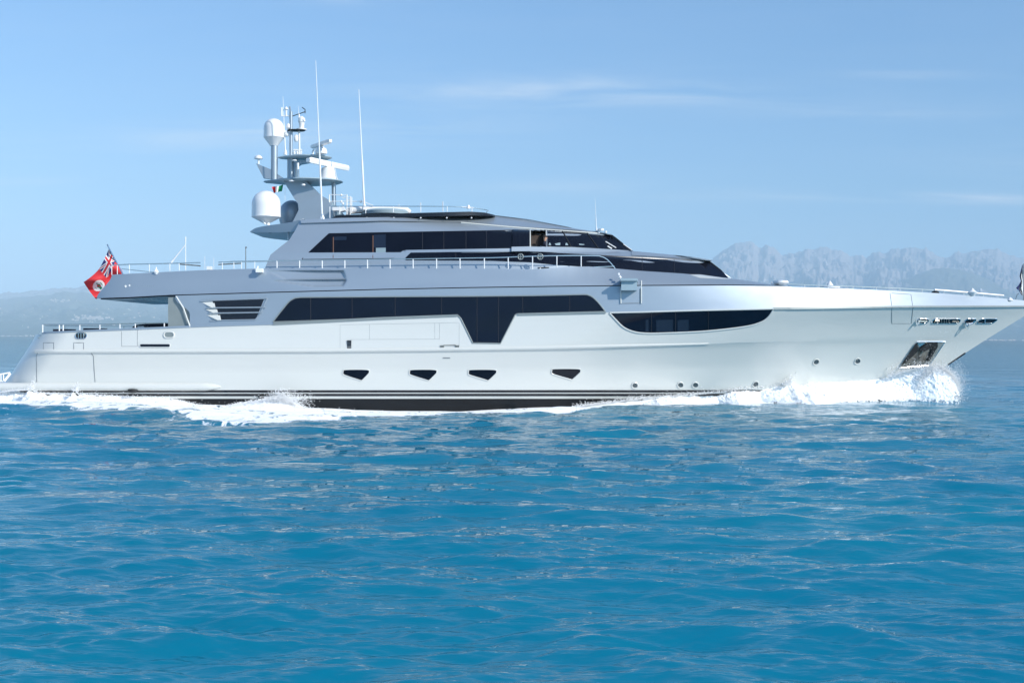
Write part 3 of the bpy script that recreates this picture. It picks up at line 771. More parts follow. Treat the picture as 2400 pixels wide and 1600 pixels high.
# scanners
def scanner(name, a, b, hh, dd, ped, pb, pw):
    A, B_ = Vector(a), Vector(b); d = (B_ - A); L_ = d.length; d.normalize(); s_ = d.cross(Vector((0, 0, 1))).normalized()
    mb = MB(); vs = []
    prof = [(-.5, -.35), (.35, -.5), (.5, 0), (.35, .5), (-.5, .4)]
    for p in (A, A + d * .1, B_ - d * .1, B_):
        k = .75 if p in (A, B_) else 1
        for x, z in prof: vs.append(p + s_ * x * dd * k + Vector((0, 0, z * hh * k)))
    n = len(prof); fs = [tuple(range(n)), tuple(3 * n + i for i in range(n))]
    for r_ in range(3):
        for i in range(n): fs.append((r_ * n + i, r_ * n + (i + 1) % n, (r_ + 1) * n + (i + 1) % n, (r_ + 1) * n + i))
    o = mb.add(vs, fs).build(name, 'gel', Y)
    mid = (A + B_) / 2
    MB().lathe(Vector((mid.x, mid.y, pb.z)), [(pw * 1.1, 0), (pw * 1.15, .1), (pw, .25), (pw * .85, mid.z - pb.z - .22), (pw * .3, mid.z - pb.z - .1), (pw * .25, mid.z - pb.z)], 20).build('scanner_pedestal', 'gel', o)
    return o
def at_z(u, v, z):   # point at height z seen at pixel (u, v)
    d = (z - CAM_H) * F / (HV - v); return Vector(((u - 1200) * d / F, d - D0, z))
scanner('radar_scanner', at_z(775, 330, 12.95), at_z(731, 345, 12.95), .20, .2, None, px(757, 366), .27)
scanner('radar_scanner', at_z(722, 375, 12.05), at_z(815, 395, 12.05), .28, .34, None, px(772, 424), .42)
MB().tube([px(733, 364), px(733, 355), px(737, 351)], .05, 6).build('scanner_strut', 'gel', Y)
# cameras, horns, lights
def blob(c, r, h, name, m='gel', n=16): return MB().lathe(c, [(r * .6, -h / 2), (r, -h * .3), (r, h * .2), (r * .6, h * .45), (.01, h / 2)], n).build(name, m, Y)
mb = MB(); c = px(707, 305); mb.lathe(c, [(.26, 0), (.27, .05), (.12, .1), (.14, .3), (.16, .36)], 16); mb.lathe(c + Vector((0, 0, .5)), [(.05, -.2), (.17, -.08), (.17, .1), (.05, .2)], 16); mb.tube([c + Vector((-.14, 0, .42)), c + Vector((.16, -.1, .5))], .09, 10)
mb.build('thermal_camera', 'gel', Y)
blob(px(694, 324), .11, .36, 'mast_light'); blob(px(676, 296), .11, .28, 'mast_light'); blob(px(672, 313), .12, .3, 'mast_light')
blob(px(690, 376, 3.9), .13, .08, 'deck_light'); blob(px(683, 424, 3.3), .14, .08, 'deck_light'); blob(px(711, 433, 3.5), .1, .12, 'deck_light')
mb = MB()
for a, b in (((660, 252), (660, 273)), ((671, 255), (671, 273))): mb.tube([px(*b), px(*a)], .045, 6)
mb.tube([px(658, 272), px(682, 272)], .03, 6); mb.lathe(px(671, 257), [(.1, 0), (.1, .05), (.03, .14)], 10)
mb.build('vhf_bracket', 'gel', Y)
MB().tube([px(684, 273), px(716, 262), px(715, 257), px(708, 252)], .022, 6).tube([px(715, 258), px(715, 266)], .02, 6).build('wind_vane', 'rubber', Y)
mb = MB()
for u in (690, 698, 706): mb.tube([px(u, 363), px(u, 352)], .035, 6)
mb.tube([px(688, 352), px(708, 352)], .05, 6); mb.tube([px(688, 358), px(708, 358)], .03, 6)
mb.build('horn', 'gel', Y)
mb = MB()
for u in (690, 697): mb.lathe(px(u, 362), [(.06, 0), (.08, .1), (.02, .14)], 8)
mb.build('platform_light', 'gel', Y)
# whips
for (a, b, o_, r0) in (((755, 512), (740, 142), 2.2, .05), ((854, 490), (841, 210), 3.4, .055), ((669, 361), (663, 226), 4.5, .035), ((701, 277), (699, 248), 4.5, .02), ((1398, 542), (1395, 466), 4.5, .022)):
    A, B_ = px(*a, o_), px(*b, o_)
    MB().tube([A, A + (B_ - A) * .4, A + (B_ - A) * .42, B_], [r0, r0 * .85, r0 * .6, r0 * .25], 8).lathe(A, [(r0 * 2.6, -.05), (r0 * 2.2, .08), (r0, .22)], 10).build('whip_antenna', 'gel', Y)

# ------------------------------------------------------------------ rails
WR = lambda u, v: W(max(u, 330), vU(u) + 1) + .12
# upper side deck rail with closely set posts
up_top = [(540, 613), (620, 611.5), (760, 610), (1000, 606), (1150, 604), (1220, 601.5), (1290, 599.5), (1390, 599), (1408, 601), (1420, 606), (1430, 615), (1440, 627), (1449, 640)]
posts('side_deck_rail', smooth(up_top, 3), [(649, 628), (702, 628), (755, 629), (808, 629), (861, 629), (914, 629), (968, 629), (1023, 630), (1078, 630), (1135, 631), (1191, 632),
       (1248, 634), (1305, 636), (1362, 638)], WR, .026, .026, 'chrome', 'gel')
posts('side_deck_rail', [(1388, 626), (1440, 624)], [], WR, .02, .02)
posts('aft_deck_rail', [(258, 622), (300, 619.5), (350, 618.5), (470, 615.5)], [(262, 644), (275, 643), (303, 640), (350, 638), (398, 635), (420, 634)], WR, .018, .024, 'chrome', 'gel', top2=[(285, 630), (350, 637), (360, 638)])
posts('aft_deck_rail', [(512, 614.5), (560, 613.5), (640, 612)], [(521, 631), (548, 630), (566, 630), (597, 629)], WR, .018, .024, 'chrome', 'gel')
MB().tube([P(512, 620, 3), P(566, 617, 3)], .03, 6).build('sun_lounger_frame', 'steel', Y); MB().tube([P(420, 619, 3), P(470, 623, 3)], .03, 6).build('sun_lounger_frame', 'steel', Y)
# pole with a stay, thin lamps
mb = MB(); mb.tube([P(435, 633, 3), P(435, 571, 3), P(435, 555, 3)], [.022, .02, .03], 6); mb.tube([P(435, 573, 3), P(401, 616, 3)], [.02, .035], 6)
mb.tube([P(401, 616, 3), P(405, 610, 3)], .05, 6)
mb.build('boat_hoist_pole', 'gel', Y)
MB().tube([P(576, 630, 2.5), P(576, 581, 2.5)], .02, 6).tube([P(575, 581, 2.5), P(578, 579, 2.5)], .04, 6).build('deck_lamp_pole', 'seam', Y)
for u, v0 in ((480, 600), (501, 604)): MB().tube([P(u, 632, 3.5), P(u, v0, 3.5)], .01, 5).build('rail_post', 'gel', Y)
mb = MB(); mb.box(tuple(px(484, 632, 3)), tuple(px(498, 625, 3.3))); mb.build('deck_locker', 'gel', Y)
# sidelight on the bulwark (casts its little shadow)
c = P(608, 633, W(608, 636) - .16); mb = MB(); mb.box((c[0] - .14, c[1] - .16, c[2] - .11), (c[0] + .16, c[1] + .2, c[2] + .07)); mb.tube([(c[0] - .1, c[1], c[2] + .05), (c[0] - .08, c[1], c[2] + .2)], .04, 6)
mb.build('side_light', 'gel', Y)
c = P(366, 637, W(366, 640)); MB().lathe(c, [(.05, -.12), (.13, 0), (.05, .12), (.02, .22)], 10).build('deck_flood_light', 'gel', Y)
# round fittings with a cross, hung on the rail by the wheelhouse door
for u in (1220, 1266):
    cc = P(u, 601.5, WR(u, 601) - .06); mb = MB()
    mb.tube([(cc[0] + .125 * math.cos(a), cc[1], cc[2] + .13 * math.sin(a)) for a in [2 * math.pi * k / 20 for k in range(20)]], .026, 8, closed=True)
    mb.tube([(cc[0] - .13, cc[1], cc[2]), (cc[0] + .13, cc[1], cc[2])], .018, 6); mb.tube([(cc[0], cc[1], cc[2] - .13), (cc[0], cc[1], cc[2] + .13)], .018, 6)
    mb.build('life_ring', 'grey', Y)
# boarding platform folded out from the bulwark
o1 = W(1475, 660)
mb = MB(); a = P(1456, 652, o1 - .75); b = P(1493, 686, o1 - .75)
top_ = [P(1453, 657, o1 + .05), P(1495, 656, o1 + .05), P(1494, 652, o1 - .9), P(1455, 652, o1 - .9)]
mb.prism([Vector(p) for p in top_], (0, 0, -.12))
mb.prism([Vector(P(1456, 661, o1 + .02)), Vector(P(1493, 660, o1 + .02)), Vector(P(1493, 659, o1 - .75)), Vector(P(1456, 659, o1 - .75))], (0, 0, -.42))
mb.build('boarding_wing', 'under', Y)
mb = MB(); mb.tube([P(1449, 640, o1 - .2), P(1451, 645, o1 - .2)], .05, 6); mb.lathe(P(1453, 650, o1 - .25), [(.03, -.08), (.09, 0), (.03, .08)], 8); mb.build('hinge_pin', 'gel', Y)
# objects seen through the gap in the side rail: bench with cushions
MB().box(P(1262, 636, 1.0), (P(1286, 0, 1.6)[0], 1.7, P(0, 626, 1.0)[2])).build('side_deck_locker', 'rubber', Y)
MB().tube([P(1267, 636, .9), P(1266, 628, .9)], .04, 6).tube([P(1252, 636, .9), P(1251, 632, .9)], .05, 6).build('bollard', 'gel', Y)
# main deck aft rail
HR = lambda u, v: H(max(u, 190), 781) + .25
posts('main_deck_rail', [(99, 760.5), (250, 760), (300, 758.5), (448, 755.5)], [(100, 779), (139, 777), (148, 777), (187, 775), (234, 773), (281, 771), (317, 770), (385, 767), (446, 763)], HR, .028, .024, 'chrome', 'gel')
posts('main_deck_rail', [(106, 763), (250, 764), (330, 764)], [(290, 771), (152, 777)], lambda u, v: 7.6, .022, .02)
mb = MB(); a = px(308, 770, 3.6); b = px(394, 759, 3.6); mb.prism([Vector(P(308, 768, 3)), Vector(P(318, 761, 3)), Vector(P(345, 758.5, 3)), Vector(P(396, 757.5, 3)), Vector(P(396, 768, 3))], (0, 2.5, 0))
mb.build('aft_deck_sofa', 'cushion', Y)
mb = MB(); mb.box(P(322, 768, 2.4), (P(338, 0, 2.4)[0], 3.0, P(0, 764, 2.4)[2])); mb.build('aft_deck_cushion', 'gel', Y)
mb = MB(); mb.box(P(124, 777, 4), (P(160, 0, 4)[0], 5, P(0, 771, 4)[2])); mb.box(P(195, 774, 4), (P(235, 0, 4)[0], 5, P(0, 769, 4)[2])); mb.build('sun_pad', 'cushion', Y)
# foredeck rail
BR = lambda u, v: min(4.4, W(u, vT(u) + 1) + .15)
ft = interp([(1846, 665), (1900, 668), (2000, 671), (2100, 675), (2200, 680), (2354, 693)])
posts('foredeck_rail', [(u, ft(u)) for u in frange(1846, 2354, 30)], [(u, vT(u) + 1) for u in (1886, 1942, 1999, 2054, 2109, 2161, 2212, 2259, 2305)], BR, .016, .02, 'chrome', 'gel')
MB().tube([P(u, ft(u) - .5, BR(u, 0) - .02) for u in frange(2190, 2352, 25)], .045, 8).build('foredeck_boom', 'gel', Y)
MB().lathe(P(2279, 685.5, 3.4), [(.05, -.2), (.2, -.05), (.24, .02), (.1, .12), (.03, .22)], 12).build('capstan', 'gel', Y)
MB().lathe(P(2192, 683.5, 3.3), [(.2, -.1), (.18, .0), (.05, .05)], 10).build('deck_hatch', 'rubber', Y)
MB().lathe(P(2367, 703, 4.0), [(.03, -.1), (.17, -.02), (.1, .08), (.02, .14)], 10).build('bow_cleat', 'gel', Y)
mb = MB(); c = P(1830, 663, 2.4); mb.lathe(c, [(.25, -.1), (.38, .0), (.36, .1), (.1, .14)], 16); mb.tube([(c[0] - .45, c[1], c[2] - .05), (c[0] - .2, c[1], c[2])], .1, 8)
mb.build('foredeck_locker', 'gel', Y)
MB().lathe(P(1945, 675, 3.2), [(.5, 0), (.5, .06), (.2, .1), (.03, .35)], 14).build('windlass_cover', 'gel', Y)
# faint name plate and emblem on the quarter
mb = MB()
for u, v, s_ in ((294, 671, 2.6), (303, 669, 2.0)):
    mb.prism([Vector(P(u + s_ * a, v + s_ * b * 1.2, W(u, v) - .03)) for a, b in ((-1, 0), (0, -1), (1.2, 0), (0, 1))], (0, .03, 0))
mb.build('quarter_emblem', 'fwhite', Y)
mb = MB(); uu = 318
for wd in (2.2, 2, 0, 2.4, 2, 2.2, 2, 2.3, 2, 2.2):
    if wd:
        mb.prism([Vector(P(a, b, W(uu, 670) - .012)) for a, b in ((uu, 671), (uu + wd, 671), (uu + wd, 669.6), (uu, 669.6))], (0, .015, 0))
    uu += 4.6
mb.build('faint_lettering', 'silver', Y)

# ------------------------------------------------------------------ flags (own things, hung on staffs)
MB().tube([P(252, 575, 4.5), P(288, 642, 4.5)], .03, 8).lathe(P(252, 575, 4.5), [(.02, -.03), (.05, 0), (.01, .06)], 8).build('ensign_staff', 'chrome', Y)
def flag(name, nx, ny, pos, colf, mats_):
    vs = []; fs = []; mi = []
    for side in (0, 1):
        for j in range(ny + 1):
            for i in range(nx + 1):
                x, y, z = pos(i / nx, j / ny); vs.append((x, y + .012 * side, z))
    K = (nx + 1) * (ny + 1)
    for side in (0, 1):
        for j in range(ny):
            for i in range(nx):
                a = side * K + j * (nx + 1) + i
                q = (a, a + 1, a + nx + 2, a + nx + 1)
                fs.append(q if side else q[::-1]); mi.append(colf((i + .5) / nx, (j + .5) / ny))
    for i in range(nx):
        for j in (0, ny):
            a = j * (nx + 1) + i; fs.append((a, a + 1, K + a + 1, K + a)); mi.append(colf((i + .5) / nx, min(.99, j / ny)))
    for j in range(ny):
        for i in (0, nx):
            a = j * (nx + 1) + i; fs.append((a, a + nx + 1, K + a + nx + 1, K + a)); mi.append(colf(min(.99, i / nx), (j + .5) / ny))
    o = mesh(name, vs, fs, None, None, 60, mats=[M[k] for k in mats_], midx=mi)
    o.rotation_euler = yacht.rotation_euler; o.location = yacht.location
    return o
topc = smooth([(255, 583), (247, 602), (232, 630), (214, 648), (196, 661)], 8)
botc = smooth([(287, 636), (281, 652), (268, 672), (248, 690), (225, 701)], 8)
def flagpos(s, t):
    k = s * (len(topc) - 1); i = min(int(k), len(topc) - 2); f = k - i
    a = [topc[i][q] * (1 - f) + topc[i + 1][q] * f for q in (0, 1)]; b = [botc[i][q] * (1 - f) + botc[i + 1][q] * f for q in (0, 1)]
    u = a[0] * (1 - t) + b[0] * t; v = a[1] * (1 - t) + b[1] * t
    v += 2.0 * math.sin(t * math.pi) * s
    return P(u, v, 4.5 + .16 * math.sin(7.5 * t + 5 * s) * (.3 + s) + .08 * math.sin(14 * s + 3 * t))
def union(s, t):
    x, y = s * 2, t          # canton 0..1 square in s, full 1:2 shape
    dx, dy = abs(x - .5), abs(y - .5)
    if dx < .055 or dy < .10: return 0
    if dx < .10 or dy < .17: return 1
    X, Y2 = (x - .5) * 2, (y - .5)
    d = min(abs(X * .5 - Y2), abs(X * .5 + Y2))
    if d < .035: return 0
    if d < .10: return 1
    return 2
def ens(s, t):
    if s < .5 and t < .5: return union(s, t * 2)
    r = math.hypot((s - .74) * 2, (t - .5) * 1.15)
    if r < .27:
        if r < .09: return 3 if (s - .74) * (t - .5) > 0 else 0
        if t > .55 and r < .2 and abs(s - .74) < .03: return 3
        if r < .17 and abs(math.sin(40 * s)) > .92: return 3
        return 1
    return 0
fl = flag('ensign_flag', 120, 80, flagpos, ens, ['red', 'fwhite', 'navy', 'green'])
tag(fl, 'red ensign flag with union canton and white disc, hanging from the stern staff', 'flag')
MB().tube([px(668, 438, 3.9), px(668, 470, 3.9)], .008, 5).build('flag_halyard', 'gel', Y)
tc_ = [(664, 432), (655, 436), (646, 437), (637, 438)]; bc_ = [(661, 448), (652, 450), (646, 451), (642, 453)]
def fp2(s, t):
    a = [np.interp(s, [0, .33, .66, 1], [p[q] for p in tc_]) for q in (0, 1)]; b = [np.interp(s, [0, .33, .66, 1], [p[q] for p in bc_]) for q in (0, 1)]
    return P(a[0] * (1 - t) + b[0] * t, a[1] * (1 - t) + b[1] * t, 3.6 + .12 * math.sin(9 * s))
f2_ = flag('courtesy_flag', 24, 10, fp2, lambda s, t: 3 if s < .36 else (1 if s < .66 else 0), ['red', 'fwhite', 'navy', 'green'])
tag(f2_, 'small green, white and red courtesy flag fluttering under the mast platform', 'flag')
# jack at the bow, cut by the edge of the photograph
MB().tube([P(2399, 705, 4.5), P(2400, 618, 4.5)], .03, 8).tube([P(2380, 702, 4.5), P(2384, 690, 4.5), P(2388, 688, 4.5)], .015, 6).build('jack_staff', 'grey', Y)
def fp3(s, t):
    ww = interp([(0, .5), (.25, 5), (.4, 7), (.55, 4), (.7, 10), (.78, 16), (.85, 9), (1, 3)])(t)
    return P(2397 - ww * s, 621 + 72 * t - 2 * s, 4.4 - .15 * math.sin(10 * s + 8 * t) - .1 * s)
f3_ = flag('bow_jack', 14, 40, fp3, lambda s, t: (1 if .3 < s < .65 and .35 < t < .95 else (2 if (s > .6 or t < .1) else 3 if t < .3 else 1)), ['red', 'fwhite', 'navy', 'grey'])
tag(f3_, 'rolled blue and white flag drooping on the jack staff at the bow tip', 'flag')
# ------------------------------------------------------------------ person in the wheelhouse doorway
def person(name, base, hgt, label):
    k = hgt / 1.78
    J = dict(pel=(0, 0, .95), wa=(0, .0, 1.1), ch=(0.02, 0, 1.32), nk=(.04, 0, 1.47), hd0=(.05, 0, 1.55), hd1=(.06, 0, 1.68), hd2=(.06, 0, 1.745),
             shl=(.02, -.18, 1.41), ell=(.10, -.25, 1.15), wrl=(.30, -.22, 1.08), shr=(.02, .18, 1.41), elr=(.10, .25, 1.15), wrr=(.30, .2, 1.08),
             hil=(0, -.09, .90), knl=(.03, -.10, .50), anl=(0, -.10, .08), tol=(.17, -.11, .03), hir=(0, .09, .90), knr=(.03, .10, .50), anr=(0, .10, .08), tor=(.17, .11, .03))
    Rr = dict(pel=.13, wa=.125, ch=.145, nk=.055, hd0=.075, hd1=.098, hd2=.06, shl=.06, ell=.042, wrl=.028, shr=.06, elr=.042, wrr=.028,
              hil=.085, knl=.055, anl=.038, tol=.03, hir=.085, knr=.055, anr=.038, tor=.03)
    E = [('pel', 'wa'), ('wa', 'ch'), ('ch', 'nk'), ('nk', 'hd0'), ('hd0', 'hd1'), ('hd1', 'hd2'), ('ch', 'shl'), ('shl', 'ell'), ('ell', 'wrl'), ('ch', 'shr'), ('shr', 'elr'), ('elr', 'wrr'),
         ('pel', 'hil'), ('hil', 'knl'), ('knl', 'anl'), ('anl', 'tol'), ('pel', 'hir'), ('hir', 'knr'), ('knr', 'anr'), ('anr', 'tor')]
    ks = list(J); vs = [J[a] for a in ks]; ed = [(ks.index(a), ks.index(b)) for a, b in E]; rr = [Rr[a] for a in ks]
    for sd_, wr in ((-1, 'wrl'), (1, 'wrr')):          # palm and five fingers
        w0 = ks.index(wr); x, y, z = J[wr]
        vs.append((x + .07, y, z)); rr.append(.026); pm = len(vs) - 1; ed.append((w0, pm))
        for q, (dy, ln) in enumerate(((-.03, .07), (-.01, .085), (.01, .08), (.03, .06))):
            vs.append((x + .10, y + dy, z - .004)); rr.append(.009); a = len(vs) - 1; ed.append((pm, a))
            vs.append((x + .10 + ln * .7, y + dy * 1.2, z - .03)); rr.append(.008); ed.append((a, a + 1))
        vs.append((x + .06, y - sd_ * .05, z - .01)); rr.append(.011); ed.append((pm, len(vs) - 1))
    me = bpy.data.meshes.new(name); me.from_pydata([tuple(c * k for c in v) for v in vs], ed, [])
    o = bpy.data.objects.new(name, me); COL.objects.link(o)
    sk = o.modifiers.new('skin', 'SKIN')
    for i, v in enumerate(me.skin_vertices[0].data):
        v.radius = (rr[i] * k, rr[i] * k); v.use_root = (i == 0)
    ss = o.modifiers.new('sub', 'SUBSURF'); ss.levels = 2; ss.render_levels = 2
    dg = bpy.context.evaluated_depsgraph_get(); dg.update()
    m2 = bpy.data.meshes.new_from_object(o.evaluated_get(dg)); bpy.data.objects.remove(o)
    o = bpy.data.objects.new(name, m2); COL.objects.link(o)
    m2.materials.clear()
    for a in ('skin', 'shirt'): m2.materials.append(M[a])
    for p in m2.polygons:
        z = p.center.z / k; x = p.center.x / k
        p.material_index = 0 if (z > 1.475 or x > .24 and z > .9) else 1
        p.use_smooth = True
    o.location = base
    mb = MB()                                          # hair, nose, ears
    cx, cz = .06 * k, 1.66 * k
    mb.lathe((cx - .015, 0, cz), [(.10 * k, 0), (.108 * k, .04 * k), (.085 * k, .09 * k), (.03 * k, .115 * k)], 14)
    h = mb.build('hair', 'inside', o)
    mb = MB(); mb.prism([Vector((cx + .095 * k, -.014, cz + .01)), Vector((cx + .125 * k, 0, cz - .03)), Vector((cx + .095 * k, .014, cz + .01)), Vector((cx + .09 * k, 0, cz - .045))], (-.01, 0, 0)); mb.build('nose', 'skin', o)
    for s_ in (-1, 1):
        MB().lathe((cx + .085 * k, s_ * .032, cz), [(.001, -.008), (.009, 0), (.001, .008)], 8).build('eye', 'rubber', o)
        MB().lathe((cx, s_ * .098 * k, cz - .02), [(.001, -.028), (.016, 0), (.001, .028)], 8).build('ear', 'skin', o)
    MB().tube([(cx + .094 * k, -.022, cz - .065), (cx + .10 * k, 0, cz - .067), (cx + .094 * k, .022, cz - .065)], .005, 6).build('mouth', 'red', o)
    tag(o, label, 'person')
    return o
hp = Vector(P(1283, 557, 1.02)); hp = yacht.matrix_basis @ hp if 0 else hp
person('person', (P(1274, 0, 2.3)[0], 2.3, P(0, 554, 2.3)[2] - 1.70), 1.78, 'crew member in dark shirt leaning out of the wheelhouse doorway')

# ------------------------------------------------------------------ value noise in numpy
def _h(ix, iy, seed):
    n = (ix * 374761393 + iy * 668265263 + seed * 2147483647) & 0xFFFFFFFF
    n = ((n ^ (n >> 13)) * 1274126177) & 0xFFFFFFFF
    return ((n ^ (n >> 16)) & 0xFFFF) / 65535.0
def vnoise(x, y, seed=0):
    ix = np.floor(x).astype(np.int64); iy = np.floor(y).astype(np.int64)
    fx = x - ix; fy = y - iy; fx = fx * fx * (3 - 2 * fx); fy = fy * fy * (3 - 2 * fy)
    a, b, c, d = _h(ix, iy, seed), _h(ix + 1, iy, seed), _h(ix, iy + 1, seed), _h(ix + 1, iy + 1, seed)
    return (a * (1 - fx) + b * fx) * (1 - fy) + (c * (1 - fx) + d * fx) * fy
def fbm(x, y, oct=5, seed=0, gain=.5, lac=2.03):
    s = 0; a = 1; t = 0
    for k in range(oct):
        s = s + a * vnoise(x, y, seed + k); t += a; a *= gain; x = x * lac + 17.3; y = y * lac + 5.1
    return s / t
def ridged(x, y, oct=6, seed=0, gain=.55):
    s = 0; a = 1; t = 0
    for k in range(oct):
        n = 1 - np.abs(2 * vnoise(x, y, seed + k) - 1); s = s + a * n * n; t += a; a *= gain; x = x * 2.07 + 3.7; y = y * 2.07 + 9.2
    return s / t
def grid_mesh(name, X, Yy, Z, m, attr=None):
    nr, nc = X.shape
    me = bpy.data.meshes.new(name)
    co_ = np.stack([X, Yy, Z], -1).reshape(-1, 3).astype(np.float32)
    me.vertices.add(nr * nc); me.vertices.foreach_set('co', co_.ravel())
    i = np.arange(nr - 1)[:, None] * nc + np.arange(nc - 1)[None, :]
    q = np.stack([i, i + 1, i + nc + 1, i + nc], -1).reshape(-1, 4).astype(np.int32)
    nf = len(q)
    me.loops.add(nf * 4); me.loops.foreach_set('vertex_index', q.ravel())
    me.polygons.add(nf); me.polygons.foreach_set('loop_start', np.arange(nf, dtype=np.int32) * 4)
    me.polygons.foreach_set('loop_total', np.full(nf, 4, np.int32))
    me.polygons.foreach_set('use_smooth', np.ones(nf, bool))
    if attr:
        for k, a in attr.items():
            at = me.attributes.new(k, 'FLOAT', 'POINT'); at.data.foreach_set('value', a.reshape(-1).astype(np.float32))
    me.materials.append(m); me.update(calc_edges=True)
    o = bpy.data.objects.new(name, me); COL.objects.link(o)
    return o

# ------------------------------------------------------------------ mountains, hills
def mtn_mat(name, rock, wood, scar, thr, wz):
    m = mat(name, wood, .9, spec=.1); t = m.node_tree; b = t.nodes['Principled BSDF']
    c = N(t, 'ShaderNodeTexCoord'); g = N(t, 'ShaderNodeNewGeometry')
    n1 = N(t, 'ShaderNodeTexNoise'); n1.inputs['Scale'].default_value = .0032; n1.inputs['Detail'].default_value = 9; n1.inputs['Roughness'].default_value = .65
    t.links.new(c.outputs['Object'], n1.inputs['Vector'])
    sz = N(t, 'ShaderNodeSeparateXYZ'); t.links.new(c.outputs['Object'], sz.inputs[0])
    hgt = math_(t, 'DIVIDE', sz.outputs[2], wz)
    k = math_(t, 'SUBTRACT', math_(t, 'ADD', n1.outputs[0], math_(t, 'MULTIPLY', hgt, .5)), .62)
    k = math_(t, 'MULTIPLY', k, 9.0, clamp=True)
    mx = N(t, 'ShaderNodeMix', data_type='RGBA'); t.links.new(k, mx.inputs[0]); mx.inputs[6].default_value = (*wood, 1); mx.inputs[7].default_value = (*rock, 1)
    n2 = N(t, 'ShaderNodeTexNoise'); n2.inputs['Scale'].default_value = .0035; n2.inputs['Detail'].default_value = 5
    mp = N(t, 'ShaderNodeMapping'); mp.inputs['Scale'].default_value = (1.5, 1, .5); t.links.new(c.outputs['Object'], mp.inputs[0]); t.links.new(mp.outputs[0], n2.inputs['Vector'])
    s_ = math_(t, 'MULTIPLY', math_(t, 'SUBTRACT', n2.outputs[0], thr), 22.0, clamp=True)
    m3 = N(t, 'ShaderNodeMix', data_type='RGBA'); t.links.new(s_, m3.inputs[0]); t.links.new(mx.outputs[2], m3.inputs[6]); m3.inputs[7].default_value = (*scar, 1)
    t.links.new(m3.outputs[2], b.inputs['Base Color'])
    return m
def range_(name, prof, d0, d1, m, rough, seed, du=4, rows=46, u0=None, u1=None, back=1.25, jagged=7):
    pf = interp(prof); u0 = prof[0][0]; u1 = prof[-1][0]
    us = np.arange(u0, u1 + 1, du); ts = np.linspace(0, back, rows)
    U, T = np.meshgrid(us, ts)
    Dd = d0 + (d1 - d0) * T
    X = (U - 1200) / F * Dd
    # true heights so that the ridge stands where it does on the horizon
    roll_v = HV + (U - 1200) * math.tan(ROLL)
    jag = (fbm(us / 14.0, us * 0 + seed, 4, seed, .62) - .5) * jagged
    Hh = np.array([max(0, (HV + (u - 1200) * math.tan(ROLL) - pf(u) + j_)) for u, j_ in zip(us, jag)])[None, :] / F * d1
    shape = np.where(T <= 1, np.clip(T, 0, 1) ** 1.15, np.clip(1 - (T - 1) / (back - 1), 0, 1))
    wav = (ridged(X / (d1 * .03) + Dd / (d1 * .11), Dd / (d1 * .05) - X / (d1 * .07), 8, seed, .68) - .5)
    amp = rough * np.sin(np.pi * np.clip(T, 0, 1)) ** .7
    Zz = Hh * (shape + amp * wav)
    tex = (ridged(X / (d1 * .008), Dd / (d1 * .01), 4, seed + 9) - .5) * Hh * .05
    Zz = Zz + tex * np.clip(T * 3, 0, 1)
    Zz = np.where(T <= 0.001, -5, np.maximum(Zz, -5))
    o = grid_mesh(name, X, Dd - D0, Zz, m)
    tag(o, kind='structure'); return o
mm1 = mtn_mat('far_rock', (.33, .285, .27), (.10, .10, .09), (.75, .7, .65), .68, 2000.)
mm2 = mtn_mat('wooded_hill', (.14, .14, .10), (.055, .075, .045), (.6, .55, .45), .72, 900.)
range_('mountains', [(1180, 770), (1400, 700), (1560, 652), (1640, 622), (1668, 607), (1685, 592), (1700, 581), (1720, 572), (1735, 570), (1752, 565), (1765, 568), (1778, 579), (1800, 573), (1815, 581), (1832, 597),
       (1850, 595), (1870, 589), (1885, 583), (1900, 581), (1920, 580), (1945, 583), (1960, 583), (1970, 586), (1985, 595), (1998, 603), (2015, 599), (2030, 602), (2044, 592), (2057, 587), (2075, 590), (2092, 582), (2110, 584), (2118, 579), (2130, 582), (2150, 582),
       (2170, 581), (2185, 590), (2203, 600), (2222, 597), (2240, 592), (2265, 588), (2290, 587), (2305, 584), (2318, 580), (2330, 583), (2352, 592), (2372, 600), (2400, 606), (2430, 604), (2470, 592), (2520, 600), (2600, 588), (2700, 610), (2850, 640), (3100, 690)], 14000, 24000, mm1, .30, 3, du=2.5, rows=110)
range_('hills', [(1900, 760), (2000, 716), (2060, 690), (2090, 673), (2120, 655), (2150, 641), (2180, 630), (2220, 625), (2262, 631), (2290, 643), (2320, 655), (2360, 668), (2400, 680), (2460, 690), (2560, 700), (2700, 705), (2900, 740), (3100, 780)], 13500, 19500, mm2, .25, 11, du=4, rows=60, jagged=2)
range_('left_hills', [(-900, 700), (-700, 680), (-420, 690), (-200, 676), (-60, 690), (0, 700), (40, 697), (90, 692), (150, 683), (190, 684), (230, 690), (300, 694), (380, 704), (460, 706), (600, 715), (800, 735), (1000, 752), (1300, 765)], 11000, 19000, mm2, .3, 21, du=5, rows=60)
range_('far_left_range', [(-1000, 660), (-700, 676), (-300, 665), (-100, 680), (0, 686), (90, 678), (170, 672), (240, 667), (330, 676), (430, 672), (560, 690), (800, 716), (1100, 740), (1400, 770)], 15000, 23000, mm1, .3, 31, du=5, rows=50)
tb = vary(mat('town_walls', (.55, .48, .42), .8), (.01, .01, .01), .2)
